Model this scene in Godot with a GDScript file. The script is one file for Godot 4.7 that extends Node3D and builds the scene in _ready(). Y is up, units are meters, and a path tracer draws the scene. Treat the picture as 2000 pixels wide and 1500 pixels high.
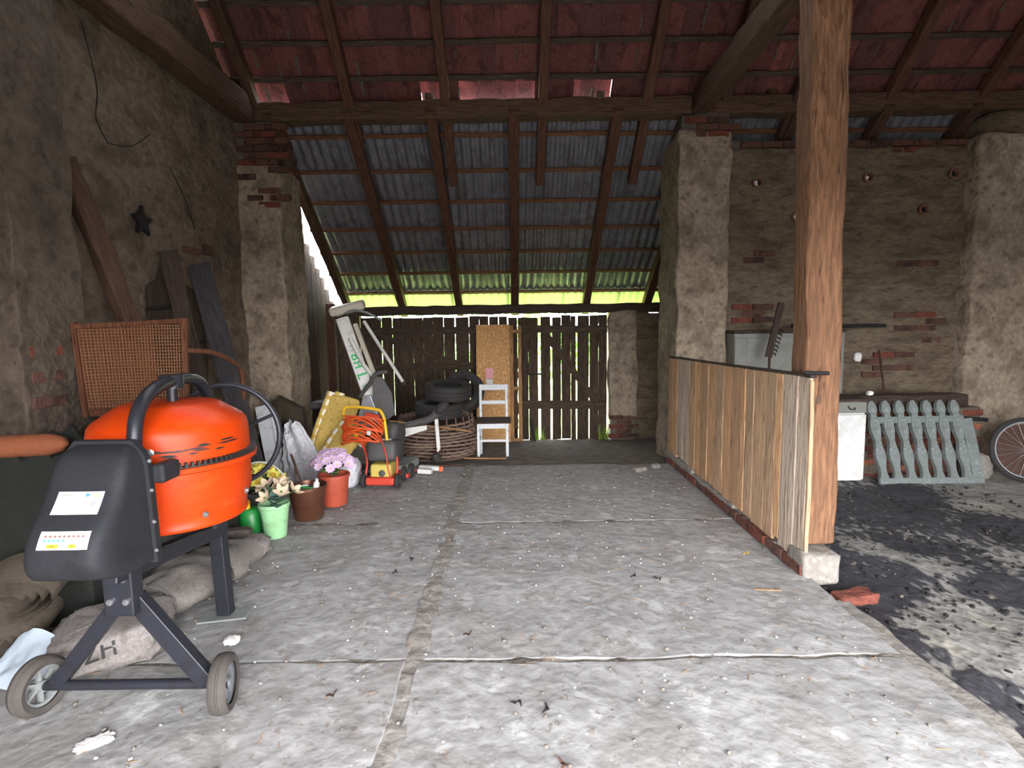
extends Node3D
# An old brick barn: open front bay, lean-to with plank doors behind, concrete floor, mixer and stored clutter.

class Geo:
	var v := PackedVector3Array()
	var n := PackedVector3Array()
	var u := PackedVector2Array()
	func tri(a: Vector3, b: Vector3, c: Vector3, na: Vector3, nb: Vector3, nc: Vector3, ua := Vector2.ZERO, ub := Vector2.ZERO, uc := Vector2.ZERO) -> void:
		v.append(a); v.append(c); v.append(b)
		n.append(na); n.append(nc); n.append(nb)
		u.append(ua); u.append(uc); u.append(ub)
	func flat(a: Vector3, b: Vector3, c: Vector3) -> void:
		var m := (b - a).cross(c - a).normalized()
		tri(a, b, c, m, m, m)
	func quad(a: Vector3, b: Vector3, c: Vector3, d: Vector3) -> void:
		flat(a, b, c); flat(a, c, d)
	func smooth(from: int, grain := 2000.0) -> void:
		var acc := {}
		for i in range(from, v.size(), 3):
			var m := (v[i + 2] - v[i]).cross(v[i + 1] - v[i])
			for k in 3:
				var key := Vector3i((v[i + k] * grain).round())
				acc[key] = acc.get(key, Vector3.ZERO) + m
		for i in range(from, v.size()):
			n[i] = (acc[Vector3i((v[i] * grain).round())] as Vector3).normalized()
	func mesh() -> ArrayMesh:
		var a := []
		a.resize(Mesh.ARRAY_MAX)
		a[Mesh.ARRAY_VERTEX] = v
		a[Mesh.ARRAY_NORMAL] = n
		a[Mesh.ARRAY_TEX_UV] = u
		var m := ArrayMesh.new()
		m.add_surface_from_arrays(Mesh.PRIMITIVE_TRIANGLES, a)
		return m

var M := {}
var used := {}
var rng := RandomNumberGenerator.new()
var wob := FastNoiseLite.new()

func V(x: float, y: float, z: float) -> Vector3:
	return Vector3(x, y, z)

func R(a: float, b: float) -> float:
	return rng.randf_range(a, b)

# ---------- shapes ----------
func cuts(h: float, bev: float, cell: float) -> PackedFloat32Array:
	var out := PackedFloat32Array([-h])
	var lo := -h + bev
	var hi := h - bev
	if bev > 0.0: out.append(lo)
	var k := 1 if cell <= 0.0 else maxi(1, int(round((hi - lo) / cell)))
	for i in range(1, k): out.append(lerpf(lo, hi, float(i) / k))
	if bev > 0.0: out.append(hi)
	out.append(h)
	return out

# a box with rounded edges; with amp its surface is uneven
func rbox(g: Geo, at: Vector3, size: Vector3, bev := 0.0, cell := 0.0, amp := 0.0, freq := 2.0, off := Vector3.ZERO, basis := Basis.IDENTITY) -> void:
	var h := size * 0.5
	bev = minf(bev, minf(h.x, minf(h.y, h.z)) * 0.95)
	var c := [cuts(h.x, bev, cell), cuts(h.y, bev, cell), cuts(h.z, bev, cell)]
	var inner := h - Vector3.ONE * bev
	var from := g.v.size()
	for ax in 3:
		var b := (ax + 1) % 3
		var d := (ax + 2) % 3
		for sgn in [-1.0, 1.0]:
			var pts := []
			var nrm := []
			for i in c[b].size():
				for j in c[d].size():
					var p := Vector3.ZERO
					p[ax] = h[ax] * sgn
					p[b] = c[b][i]
					p[d] = c[d][j]
					var m := Vector3.ZERO
					m[ax] = sgn
					if bev > 0.0:
						var q := p.clamp(-inner, inner)
						m = (p - q).normalized()
						p = q + m * bev
					if amp > 0.0:
						var s := (p + off) * freq
						p += V(wob.get_noise_3d(s.x, s.y, s.z), wob.get_noise_3d(s.x + 91, s.y, s.z), wob.get_noise_3d(s.x, s.y + 57, s.z)) * amp
					pts.append(at + basis * p)
					nrm.append(basis * m)
			var w: int = c[d].size()
			for i in range(c[b].size() - 1):
				for j in range(w - 1):
					var k0 := i * w + j
					var k1 := k0 + w
					var k2 := k1 + 1
					var k3 := k0 + 1
					if sgn > 0:
						g.tri(pts[k0], pts[k1], pts[k2], nrm[k0], nrm[k1], nrm[k2])
						g.tri(pts[k0], pts[k2], pts[k3], nrm[k0], nrm[k2], nrm[k3])
					else:
						g.tri(pts[k0], pts[k2], pts[k1], nrm[k0], nrm[k2], nrm[k1])
						g.tri(pts[k0], pts[k3], pts[k2], nrm[k0], nrm[k3], nrm[k2])
	if amp > 0.0 and bev > 0.0: g.smooth(from)

func boxm(size: Vector3, bev := 0.004, cell := 0.0, amp := 0.0, freq := 2.0, off := Vector3.ZERO) -> ArrayMesh:
	var g := Geo.new()
	rbox(g, Vector3.ZERO, size, bev, cell, amp, freq, off)
	return g.mesh()

# profile of Vector2(radius, height), turned round y; runs from bottom to top for outward faces
func lathe(g: Geo, prof: Array, segs := 32, xf := Transform3D.IDENTITY, crease := 0.72) -> void:
	var k := prof.size()
	var sn := []
	for j in k - 1:
		var d: Vector2 = prof[j + 1] - prof[j]
		sn.append(Vector2(d.y, -d.x).normalized())
	for j in k - 1:
		var a: Vector2 = sn[j]
		var b: Vector2 = sn[j]
		if j > 0 and (sn[j - 1] as Vector2).dot(sn[j]) > crease: a = (sn[j - 1] + sn[j]).normalized()
		if j < k - 2 and (sn[j + 1] as Vector2).dot(sn[j]) > crease: b = (sn[j + 1] + sn[j]).normalized()
		for i in segs:
			var t0 := TAU * i / segs
			var t1 := TAU * (i + 1) / segs
			var e0 := V(cos(t0), 0, -sin(t0))
			var e1 := V(cos(t1), 0, -sin(t1))
			var p: Vector2 = prof[j]
			var q: Vector2 = prof[j + 1]
			var P := func(e: Vector3, w: Vector2) -> Vector3: return xf * (e * w.x + Vector3.UP * w.y)
			var N := func(e: Vector3, w: Vector2) -> Vector3: return (xf.basis * (e * w.x + Vector3.UP * w.y)).normalized()
			if p.x > 0.00001: g.tri(P.call(e0, p), P.call(e1, p), P.call(e1, q), N.call(e0, a), N.call(e1, a), N.call(e1, b))
			if q.x > 0.00001: g.tri(P.call(e0, p), P.call(e1, q), P.call(e0, q), N.call(e0, a), N.call(e1, b), N.call(e0, b))

func lathem(prof: Array, segs := 32, xf := Transform3D.IDENTITY) -> ArrayMesh:
	var g := Geo.new()
	lathe(g, prof, segs, xf)
	return g.mesh()

func curve(pts: Array, per := 8, closed := false) -> Array:
	var out := []
	var k := pts.size()
	for i in (k if closed else k - 1):
		var p0: Vector3 = pts[(i - 1 + k) % k] if closed or i > 0 else pts[0]
		var p1: Vector3 = pts[i]
		var p2: Vector3 = pts[(i + 1) % k]
		var p3: Vector3 = pts[(i + 2) % k] if closed or i < k - 2 else pts[k - 1]
		for j in per: out.append(p1.cubic_interpolate(p2, p0, p3, float(j) / per))
	if not closed: out.append(pts[k - 1])
	return out

func tube(g: Geo, pts: Array, rad, segs := 8, closed := false, flatten := 1.0) -> void:
	var k := pts.size()
	var rings := []
	var nrms := []
	var x := Vector3.ZERO
	for i in k:
		var d: Vector3 = (pts[(i + 1) % k] - pts[(i - 1 + k) % k]) if closed else (pts[mini(i + 1, k - 1)] - pts[maxi(i - 1, 0)])
		d = d.normalized()
		if i == 0: x = d.cross(Vector3.UP if absf(d.y) < 0.9 else Vector3.RIGHT).normalized()
		else: x = (x - d * x.dot(d)).normalized()
		var y := d.cross(x)
		var r: float = rad[i] if rad is Array else rad
		var ring := []
		var nr := []
		for s in segs:
			var t := TAU * s / segs
			var m := x * cos(t) + y * sin(t)
			ring.append(pts[i] + x * cos(t) * r + y * sin(t) * r * flatten)
			nr.append(m)
		rings.append(ring); nrms.append(nr)
	for i in (k if closed else k - 1):
		var j := (i + 1) % k
		for s in segs:
			var t := (s + 1) % segs
			g.tri(rings[i][s], rings[i][t], rings[j][t], nrms[i][s], nrms[i][t], nrms[j][t])
			g.tri(rings[i][s], rings[j][t], rings[j][s], nrms[i][s], nrms[j][t], nrms[j][s])
	if not closed:
		for s in segs:
			var t := (s + 1) % segs
			g.flat(pts[0], rings[0][t], rings[0][s])
			g.flat(pts[k - 1], rings[k - 1][s], rings[k - 1][t])

func tubem(pts: Array, rad, segs := 8, closed := false) -> ArrayMesh:
	var g := Geo.new()
	tube(g, pts, rad, segs, closed)
	return g.mesh()

# outline in xy, pushed out along z from -d/2 to d/2
func prism(g: Geo, poly: PackedVector2Array, d: float, xf := Transform3D.IDENTITY) -> void:
	var p := poly
	if Geometry2D.is_polygon_clockwise(p): p.reverse()
	var t := Geometry2D.triangulate_polygon(p)
	for i in range(0, t.size(), 3):
		var a := p[t[i]]
		var b := p[t[i + 1]]
		var c := p[t[i + 2]]
		if (b - a).cross(c - a) < 0:
			var s := b
			b = c
			c = s
		g.flat(xf * V(a.x, a.y, d / 2), xf * V(b.x, b.y, d / 2), xf * V(c.x, c.y, d / 2))
		g.flat(xf * V(a.x, a.y, -d / 2), xf * V(c.x, c.y, -d / 2), xf * V(b.x, b.y, -d / 2))
	for i in p.size():
		var a := p[i]
		var b := p[(i + 1) % p.size()]
		g.quad(xf * V(a.x, a.y, -d / 2), xf * V(b.x, b.y, -d / 2), xf * V(b.x, b.y, d / 2), xf * V(a.x, a.y, d / 2))

func prismm(poly: PackedVector2Array, d: float, xf := Transform3D.IDENTITY) -> ArrayMesh:
	var g := Geo.new()
	prism(g, poly, d, xf)
	return g.mesh()

# a surface of nu x nv cells from f(u, v); smooth
func surf(g: Geo, nu: int, nv: int, f: Callable, both := 0.0) -> void:
	var p := []
	for j in nv + 1:
		for i in nu + 1: p.append(f.call(float(i) / nu, float(j) / nv))
	var from := g.v.size()
	var w := nu + 1
	for j in nv:
		for i in nu:
			var k := j * w + i
			var ua := Vector2(float(i) / nu, 1.0 - float(j) / nv)
			var ub := Vector2(float(i + 1) / nu, ua.y)
			var uc := Vector2(ub.x, 1.0 - float(j + 1) / nv)
			var ud := Vector2(ua.x, uc.y)
			var z := Vector3.UP
			g.tri(p[k], p[k + 1], p[k + w + 1], z, z, z, ua, ub, uc)
			g.tri(p[k], p[k + w + 1], p[k + w], z, z, z, ua, uc, ud)
	g.smooth(from)
	if both > 0.0:          # give the sheet a back and a rim
		var to := g.v.size()
		for i in range(from, to, 3):
			g.tri(g.v[i] - g.n[i] * both, g.v[i + 1] - g.n[i + 1] * both, g.v[i + 2] - g.n[i + 2] * both, -g.n[i], -g.n[i + 1], -g.n[i + 2])

func surfm(nu: int, nv: int, f: Callable, both := 0.0) -> ArrayMesh:
	var g := Geo.new()
	surf(g, nu, nv, f, both)
	return g.mesh()

# ---------- nodes ----------
func numbered(called: String) -> String:
	var k: int = used.get(called, 0)
	used[called] = k + 1
	return called if k == 0 else "%s_%03d" % [called, k]

func tag(o: Node3D, label: String, category: String, group := "", kind := "") -> Node3D:
	if label: o.set_meta("label", label)
	if category: o.set_meta("category", category)
	if group: o.set_meta("group", group)
	if kind: o.set_meta("kind", kind)
	return o

func thing(called: String, label: String, category: String, at := Vector3.ZERO, turn := 0.0, group := "", kind := "") -> Node3D:
	var o := Node3D.new()
	o.name = numbered(called)
	add_child(o)
	o.position = at
	o.rotation.y = turn
	return tag(o, label, category, group, kind)

func part(parent: Node3D, called: String, mesh: Mesh, m: Material, xf := Transform3D.IDENTITY) -> MeshInstance3D:
	var o := MeshInstance3D.new()
	o.name = numbered(called) if parent == self else called
	o.mesh = mesh
	o.material_override = m
	o.transform = xf
	parent.add_child(o, true)
	return o

func at(x: float, y: float, z: float, rx := 0.0, ry := 0.0, rz := 0.0) -> Transform3D:
	return Transform3D(Basis.from_euler(V(deg_to_rad(rx), deg_to_rad(ry), deg_to_rad(rz))), V(x, y, z))

# frame whose y axis runs from a to b and whose z axis lies towards hint
func along(a: Vector3, b: Vector3, hint := Vector3.UP) -> Transform3D:
	var y := (b - a).normalized()
	var x := y.cross(hint).normalized()
	return Transform3D(Basis(x, y, x.cross(y)), (a + b) * 0.5)

# squared timber from a to b; w across, h towards hint
func timber(parent: Node3D, called: String, a: Vector3, b: Vector3, w: float, h: float, m: Material, hint := Vector3.UP, bev := 0.008, amp := 0.006, cell := 0.12) -> MeshInstance3D:
	return part(parent, called, boxm(V(w, a.distance_to(b), h), bev, cell, amp, 2.5, a * 3.1), m, along(a, b, hint))

func slab(parent: Node3D, called: String, lo: Vector3, hi: Vector3, m: Material, cell := 0.25, amp := 0.02, bev := 0.01, freq := 1.4) -> MeshInstance3D:
	return part(parent, called, boxm(hi - lo, bev, cell, amp, freq, (lo + hi) * 0.5), m, Transform3D(Basis.IDENTITY, (lo + hi) * 0.5))

# ---------- colours and textures ----------
func grain(seed: int, freq: float, size: int, oct := 4, kind := FastNoiseLite.TYPE_SIMPLEX_SMOOTH, warp := 0.0) -> PackedByteArray:
	var f := FastNoiseLite.new()
	f.seed = seed
	f.noise_type = kind
	f.frequency = freq
	f.fractal_octaves = oct
	if kind == FastNoiseLite.TYPE_CELLULAR: f.fractal_type = FastNoiseLite.FRACTAL_NONE
	if warp > 0.0:
		f.domain_warp_enabled = true
		f.domain_warp_amplitude = warp
		f.domain_warp_frequency = freq * 1.5
	var im := f.get_seamless_image(size, size)
	im.convert(Image.FORMAT_L8)
	return im.get_data()

# base: [noise, colour low, colour high]; layers: [noise, from, to, colour, strength]
func paint(size: int, base: Array, layers: Array) -> ImageTexture:
	var a: PackedByteArray = base[0]
	var lo: Color = base[1]
	var hi: Color = base[2]
	var total := size * size
	var out := PackedByteArray()
	out.resize(total * 3)
	var lr := PackedFloat32Array(); var lg := PackedFloat32Array(); var lb := PackedFloat32Array()
	for i in 256:
		var c := lo.lerp(hi, i / 255.0) * 255.0
		lr.append(c.r); lg.append(c.g); lb.append(c.b)
	var r := PackedFloat32Array(); var gg := PackedFloat32Array(); var b := PackedFloat32Array()
	r.resize(total); gg.resize(total); b.resize(total)
	for i in total:
		var k := a[i]
		r[i] = lr[k]; gg[i] = lg[k]; b[i] = lb[k]
	for l in layers:
		var nb: PackedByteArray = l[0]
		var al := PackedFloat32Array()
		for i in 256: al.append(smoothstep(l[1], l[2], i / 255.0) * l[4])
		var cr: float = l[3].r * 255.0
		var cg: float = l[3].g * 255.0
		var cb: float = l[3].b * 255.0
		for i in total:
			var k := al[nb[i]]
			if k > 0.0:
				r[i] += (cr - r[i]) * k
				gg[i] += (cg - gg[i]) * k
				b[i] += (cb - b[i]) * k
	for i in total:
		out[i * 3] = int(clampf(r[i], 0, 255)); out[i * 3 + 1] = int(clampf(gg[i], 0, 255)); out[i * 3 + 2] = int(clampf(b[i], 0, 255))
	return ImageTexture.create_from_image(Image.create_from_data(size, size, false, Image.FORMAT_RGB8, out))

func bump(bytes: PackedByteArray, size: int, deep := 4.0) -> ImageTexture:
	var im := Image.create_from_data(size, size, false, Image.FORMAT_L8, bytes)
	im.bump_map_to_normal_map(deep)
	return ImageTexture.create_from_image(im)

func mat(key: String, c: Color, rough := 0.8, metal := 0.0) -> StandardMaterial3D:
	var m := StandardMaterial3D.new()
	m.resource_name = key
	m.albedo_color = c
	m.roughness = rough
	m.metallic = metal
	M[key] = m
	return m

func tri(m: StandardMaterial3D, tex: Texture2D, scale: Vector3, world := false, normal: Texture2D = null, depth := 1.0, off := Vector3.ZERO) -> StandardMaterial3D:
	m.albedo_texture = tex
	m.uv1_triplanar = true
	m.uv1_world_triplanar = world
	m.uv1_scale = scale
	m.uv1_offset = off
	m.uv1_triplanar_sharpness = 6.0
	if normal:
		m.normal_enabled = true
		m.normal_texture = normal
		m.normal_scale = depth
	return m

func C8(r: int, g: int, b: int) -> Color:
	return Color(r / 255.0, g / 255.0, b / 255.0)

func make_materials() -> void:
	var S := 512
	var fine := grain(1, 0.045, S, 5)
	var mid := grain(2, 0.012, S, 5, FastNoiseLite.TYPE_SIMPLEX_SMOOTH, 20.0)
	var coarse := grain(3, 0.006, S, 4, FastNoiseLite.TYPE_SIMPLEX_SMOOTH, 30.0)
	var specks := grain(4, 0.11, S, 2)
	var knots := grain(5, 0.02, S, 3, FastNoiseLite.TYPE_SIMPLEX_SMOOTH, 14.0)
	var nfine := bump(fine, S, 5.0)
	var nmid := bump(mid, S, 12.0)
	var white := Color.WHITE
	# concrete: grey with lime splashes, dirt patches and dark specks
	var B := 1024
	var ca := grain(11, 0.02, B, 6)
	var cb := grain(12, 0.0045, B, 5, FastNoiseLite.TYPE_SIMPLEX_SMOOTH, 40.0)
	var cc := grain(13, 0.009, B, 5, FastNoiseLite.TYPE_SIMPLEX_SMOOTH, 30.0)
	var cd := grain(14, 0.05, B, 3)
	var ce := grain(15, 0.03, B, 4, FastNoiseLite.TYPE_SIMPLEX_SMOOTH, 15.0)
	var cn := bump(ca, B, 5.0)
	M.t_concrete = paint(B, [ca, C8(132, 131, 128), C8(162, 162, 160)], [
		[cb, 0.5, 0.78, C8(126, 123, 118), 0.5], [cc, 0.68, 0.82, C8(186, 186, 184), 0.55], [ce, 0.72, 0.84, C8(112, 102, 90), 0.6], [cd, 0.87, 0.91, C8(232, 230, 224), 0.8], [cd, 0.13, 0.09, C8(92, 86, 80), 0.55]])
	tri(mat("concrete", white, 0.88), M.t_concrete, V(0.42, 0.42, 0.42), true, cn, 0.5)
	tri(mat("concrete_old", C8(232, 226, 218), 0.92), M.t_concrete, V(0.7, 0.7, 0.7), true, cn, 0.8, V(0.3, 0.2, 0.6))
	M.t_dirt = paint(S, [mid, C8(98, 91, 82), C8(134, 127, 117)], [[specks, 0.8, 0.9, C8(160, 154, 142), 0.7], [specks, 0.2, 0.12, C8(54, 47, 40), 0.6]])
	tri(mat("dirt", white, 0.95), M.t_dirt, V(0.8, 0.8, 0.8), true, nmid, 1.2)
	# lime plaster, smoked and stained
	var pa := grain(21, 0.02, B, 7)
	var pb := grain(22, 0.0035, B, 6, FastNoiseLite.TYPE_SIMPLEX_SMOOTH, 20.0)
	var pc := grain(23, 0.011, B, 6, FastNoiseLite.TYPE_SIMPLEX_SMOOTH, 12.0)
	var pd := grain(24, 0.05, B, 3)
	var pn := bump(pa, B, 9.0)
	M.t_plaster = paint(B, [pa, C8(136, 128, 115), C8(178, 170, 156)], [
		[pb, 0.4, 0.9, C8(104, 95, 84), 0.6], [pc, 0.62, 0.86, C8(92, 83, 73), 0.5], [pc, 0.36, 0.16, C8(186, 178, 164), 0.4], [pd, 0.84, 0.9, C8(76, 66, 58), 0.5]])
	tri(mat("plaster_side", C8(180, 169, 160), 0.95), M.t_plaster, V(0.45, 0.5, 0.42), true, pn, 1.0)
	tri(mat("plaster_smoked_dim", C8(146, 136, 130), 0.95), M.t_plaster, V(0.5, 0.5, 0.5), true, pn, 1.0, V(0.1, 0.7, 0.3))  # darker copy for the pilaster: smoke and corner vignette both put into the tint
	tri(mat("plaster_back", C8(176, 167, 152), 0.95), M.t_plaster, V(0.36, 1.0, 0.4), true, pn, 1.0, V(0.2, 0.1, 0.4))
	tri(mat("plaster_pillar", C8(246, 237, 226), 0.95), M.t_plaster, V(0.6, 0.55, 0.6), true, pn, 1.0, V(0.6, 0.4, 0.1))
	# wood: one grain picture, drawn out along the length of each piece (its local y)
	var wa := grain(31, 0.03, S, 5)
	var wn := bump(wa, S, 7.0)
	M.t_wood = paint(S, [wa, C8(150, 142, 132), C8(236, 230, 222)], [[knots, 0.8, 0.9, C8(84, 68, 54), 0.8], [fine, 0.72, 0.85, C8(110, 96, 84), 0.6], [coarse, 0.62, 0.8, C8(170, 162, 158), 0.6]])
	var g1 := V(2.2, 0.22, 2.2)
	for w in [["rafter", C8(118, 80, 60)], ["rafter_b", C8(104, 76, 60)], ["batten", C8(150, 104, 74)], ["batten_roof", C8(98, 84, 74)], ["beam", C8(116, 92, 74)], ["beam_b", C8(110, 84, 66)], ["post", C8(158, 118, 88)],
			["door_wood", C8(106, 94, 84)], ["door_wood_b", C8(98, 88, 80)], ["dark_wood", C8(80, 66, 57)], ["lean_wood", C8(104, 78, 62)], ["slate_board", C8(72, 72, 80)], ["pine", C8(208, 164, 116)], ["cane_wood", C8(122, 74, 46)], ["red_post", C8(96, 60, 46)]]:
		tri(mat(w[0], w[1], 0.82), M.t_wood, g1, false, wn, 0.9, V(R(0, 1), R(0, 1), R(0, 1)))
	M.door_wood.metallic_specular = 0.25
	M.door_wood_b.metallic_specular = 0.25
	var plank := [C8(226, 182, 140), C8(218, 184, 148), C8(212, 180, 148), C8(222, 206, 188), C8(240, 194, 146), C8(206, 168, 132)]
	M.t_plank = paint(S, [wa, C8(196, 190, 182), C8(255, 252, 248)], [[knots, 0.8, 0.9, C8(110, 88, 72), 0.8], [fine, 0.66, 0.84, C8(140, 120, 104), 0.7], [coarse, 0.5, 0.72, C8(196, 194, 194), 0.6], [mid, 0.68, 0.86, C8(128, 112, 100), 0.5]])
	for i in plank.size(): tri(mat("plank_%d" % i, plank[i], 0.84), M.t_plank, V(2.4, 0.2, 2.4), false, wn, 0.7, V(R(0, 1), R(0, 1), R(0, 1)))
	# board with weathered grey feet (lime wash splashed up from the floor)
	var osb := grain(33, 0.05, S, 2, FastNoiseLite.TYPE_CELLULAR)
	M.t_osb = paint(S, [osb, C8(176, 128, 78), C8(222, 180, 124)], [[fine, 0.66, 0.8, C8(140, 96, 58), 0.6], [knots, 0.7, 0.85, C8(232, 196, 146), 0.5]])
	tri(mat("osb", white, 0.8), M.t_osb, V(1.6, 0.8, 1.6))
	# fired clay
	M.t_clay = paint(S, [fine, C8(170, 150, 146), C8(236, 226, 222)], [[coarse, 0.58, 0.76, C8(128, 116, 114), 0.7], [knots, 0.74, 0.84, C8(250, 244, 238), 0.55]])
	for w in [["tile_a", C8(144, 92, 88)], ["tile_b", C8(130, 82, 80)], ["tile_c", C8(120, 80, 80)], ["brick_a", C8(158, 92, 70)], ["brick_b", C8(138, 80, 64)], ["brick_c", C8(170, 112, 86)], ["brick_d", C8(120, 78, 66)], ["brick_e", C8(118, 88, 76)], ["brick_f", C8(100, 76, 68)]]:
		tri(mat(w[0], w[1], 0.9), M.t_clay, V(1.3, 1.3, 1.3), true, nfine, 0.8, V(R(0, 1), R(0, 1), R(0, 1)))
	tri(mat("mortar", C8(168, 158, 144), 0.95), M.t_concrete, V(1.2, 1.2, 1.2), true, cn, 1.2)
	# metal sheets
	M.t_zinc = paint(S, [mid, C8(146, 149, 160), C8(192, 195, 206)], [[coarse, 0.6, 0.85, C8(120, 118, 118), 0.6], [knots, 0.8, 0.9, C8(128, 104, 88), 0.45]])
	tri(mat("zinc", white, 0.42, 0.75), M.t_zinc, V(0.9, 0.5, 0.9), true)
	mat("fibreglass", C8(226, 230, 212), 0.4)
	M.fibreglass.backlight_enabled = true
	M.fibreglass.backlight = C8(160, 176, 124)
	# paints, plastics, rubber
	M.t_dust = paint(S, [fine, C8(228, 228, 228), C8(255, 255, 255)], [[coarse, 0.6, 0.85, C8(206, 198, 190), 0.5], [specks, 0.82, 0.9, C8(190, 184, 176), 0.6], [specks, 0.16, 0.1, C8(120, 110, 104), 0.5]])
	var dusty := func(key: String, c: Color, rough: float, metal := 0.0, sc := 1.5) -> void:
		tri(mat(key, c, rough, metal), M.t_dust, V(sc, sc, sc), false)
	M.t_orange = paint(S, [fine, C8(196, 60, 9), C8(208, 70, 12)], [[coarse, 0.66, 0.86, C8(206, 90, 40), 0.45], [specks, 0.84, 0.9, C8(196, 130, 92), 0.5], [specks, 0.12, 0.08, C8(96, 48, 24), 0.6]])
	tri(mat("orange_paint", C8(238, 230, 225), 0.4), M.t_orange, V(1.6, 2.6, 1.6))
	M.orange_paint.metallic_specular = 0.35
	dusty.call("orange_top", C8(150, 88, 58), 0.6)
	dusty.call("black_plastic", C8(42, 43, 46), 0.6)
	dusty.call("black_metal", C8(44, 45, 52), 0.38, 0.2)
	M.black_plastic.metallic_specular = 0.3
	mat("gear_black", C8(30, 26, 24), 0.6)
	mat("chrome", C8(200, 200, 204), 0.3, 0.9)
	dusty.call("rubber_worn", C8(74, 69, 64), 0.85)
	dusty.call("rubber", C8(46, 44, 43), 0.8)
	dusty.call("rim_grey", C8(132, 136, 134), 0.5)
	mat("label_white", C8(225, 226, 222), 0.5)
	dusty.call("white_plastic", C8(214, 214, 208), 0.45)
	dusty.call("white_paint", C8(214, 218, 220), 0.6)
	dusty.call("cream_plastic", C8(196, 190, 172), 0.5)
	dusty.call("grey_plastic", C8(74, 73, 72), 0.6)
	dusty.call("silver", C8(188, 192, 198), 0.35, 0.7)
	mat("green_ink", C8(38, 168, 92), 0.6)
	mat("grey_ink", C8(150, 172, 168), 0.6)
	mat("dark_ink", C8(52, 50, 50), 0.8)
	dusty.call("yellow_plastic", C8(238, 190, 44), 0.45)
	dusty.call("yellow_deck", C8(204, 184, 92), 0.5)
	dusty.call("red_plastic", C8(198, 66, 48), 0.45)
	dusty.call("orange_cable", C8(226, 88, 34), 0.5)
	dusty.call("green_plastic", C8(34, 142, 62), 0.4)
	dusty.call("mint", C8(170, 226, 168), 0.4)
	dusty.call("mint_dark", C8(64, 128, 96), 0.5)
	dusty.call("bronze", C8(116, 76, 58), 0.34, 0.55)
	dusty.call("terracotta", C8(182, 82, 58), 0.55)
	for f in [["lilac", C8(218, 190, 218)], ["daffodil", C8(228, 216, 96)], ["peach", C8(230, 206, 176)], ["leaf", C8(104, 136, 72)], ["leaf_dull", C8(112, 146, 128)], ["stem", C8(70, 96, 56)]]:
		mat(f[0], f[1], 0.7)
		M[f[0]].backlight_enabled = true
		M[f[0]].backlight = f[1] * 0.4
	mat("eye_yellow", C8(226, 178, 60), 0.7)
	# cloth and foil
	M.t_cloth = paint(S, [fine, C8(200, 198, 196), C8(255, 255, 255)], [[mid, 0.6, 0.8, C8(180, 172, 164), 0.6]])
	var ncloth := bump(specks, S, 3.0)
	for w in [["sack_grey", C8(150, 144, 140)], ["sack_dark", C8(84, 76, 70)], ["tarp_dark", C8(40, 35, 33)], ["tarp_green", C8(30, 33, 28)], ["tarp_grey", C8(132, 128, 122)], ["sack_white", C8(244, 246, 252)], ["cushion_yellow", C8(224, 192, 102)], ["carpet_speckled", C8(120, 112, 98)], ["blue_cloth", C8(46, 62, 104)]]:
		tri(mat(w[0], w[1], 0.85), M.t_cloth, V(2, 2, 2), false, ncloth, 0.6)
	M.t_speckle = paint(S, [specks, C8(70, 62, 52), C8(190, 178, 158)], [[fine, 0.6, 0.7, C8(60, 54, 46), 0.7]])
	tri(M.carpet_speckled, M.t_speckle, V(1.6, 1.6, 1.6))
	mat("foil_grey", C8(138, 127, 114), 0.5)
	tri(M.foil_grey, M.t_cloth, V(1, 1, 1), false)
	mat("plastic_blue", C8(168, 180, 190), 0.35)
	var plaid := Image.create(64, 64, false, Image.FORMAT_RGB8)
	plaid.fill(C8(232, 222, 196))
	for i in 4:
		plaid.fill_rect(Rect2i(i * 16, 0, 7, 64), C8(216, 188, 96))
	for i in 4:
		plaid.fill_rect(Rect2i(0, i * 16, 64, 6), C8(206, 172, 84))
		for j in 4: plaid.fill_rect(Rect2i(j * 16 + 8, i * 16 + 7, 7, 8), C8(240, 234, 220))
	tri(mat("plaid", white, 0.9), ImageTexture.create_from_image(plaid), V(2.2, 2.2, 2.2))
	mat("wicker", C8(112, 92, 78), 0.85)
	mat("wicker_b", C8(92, 74, 64), 0.85)
	mat("cane", C8(124, 84, 54), 0.7)
	dusty.call("rust", C8(84, 60, 50), 0.85, 0.2)
	dusty.call("iron", C8(36, 34, 36), 0.7, 0.3)
	tri(mat("fence_concrete", C8(198, 212, 212), 0.9), M.t_concrete, V(1.1, 1.1, 1.1), false, cn, 0.6)
	M.t_enamel = paint(S, [mid, C8(206, 208, 204), C8(226, 228, 226)], [[specks, 0.17, 0.1, C8(46, 44, 44), 0.9], [coarse, 0.66, 0.8, C8(190, 190, 184), 0.5]])
	tri(mat("enamel", white, 0.5), M.t_enamel, V(1.2, 1.2, 1.2))
	tri(mat("cabinet_grey", C8(150, 150, 146), 0.6), M.t_enamel, V(0.8, 0.8, 0.8))
	mat("paper_pink", C8(222, 160, 170), 0.8)
	mat("paper_yellow", C8(230, 206, 70), 0.8)
	mat("paper_white", C8(232, 230, 226), 0.7)
	mat("clay_pipe", C8(120, 84, 66), 0.8)
	mat("soot_black", C8(26, 24, 24), 0.9)
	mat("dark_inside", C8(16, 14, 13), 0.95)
	mat("yellow_leaf", C8(214, 176, 64), 0.8)
	mat("grass", C8(128, 158, 62), 0.8)
	mat("hedge", C8(96, 140, 52), 0.7)
	for k in ["grass", "hedge"]:
		M[k].backlight_enabled = true
		M[k].backlight = M[k].albedo_color * 0.6
	tri(mat("meadow", C8(168, 196, 96), 0.95), M.t_cloth, V(0.3, 0.3, 0.3), true)
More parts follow.
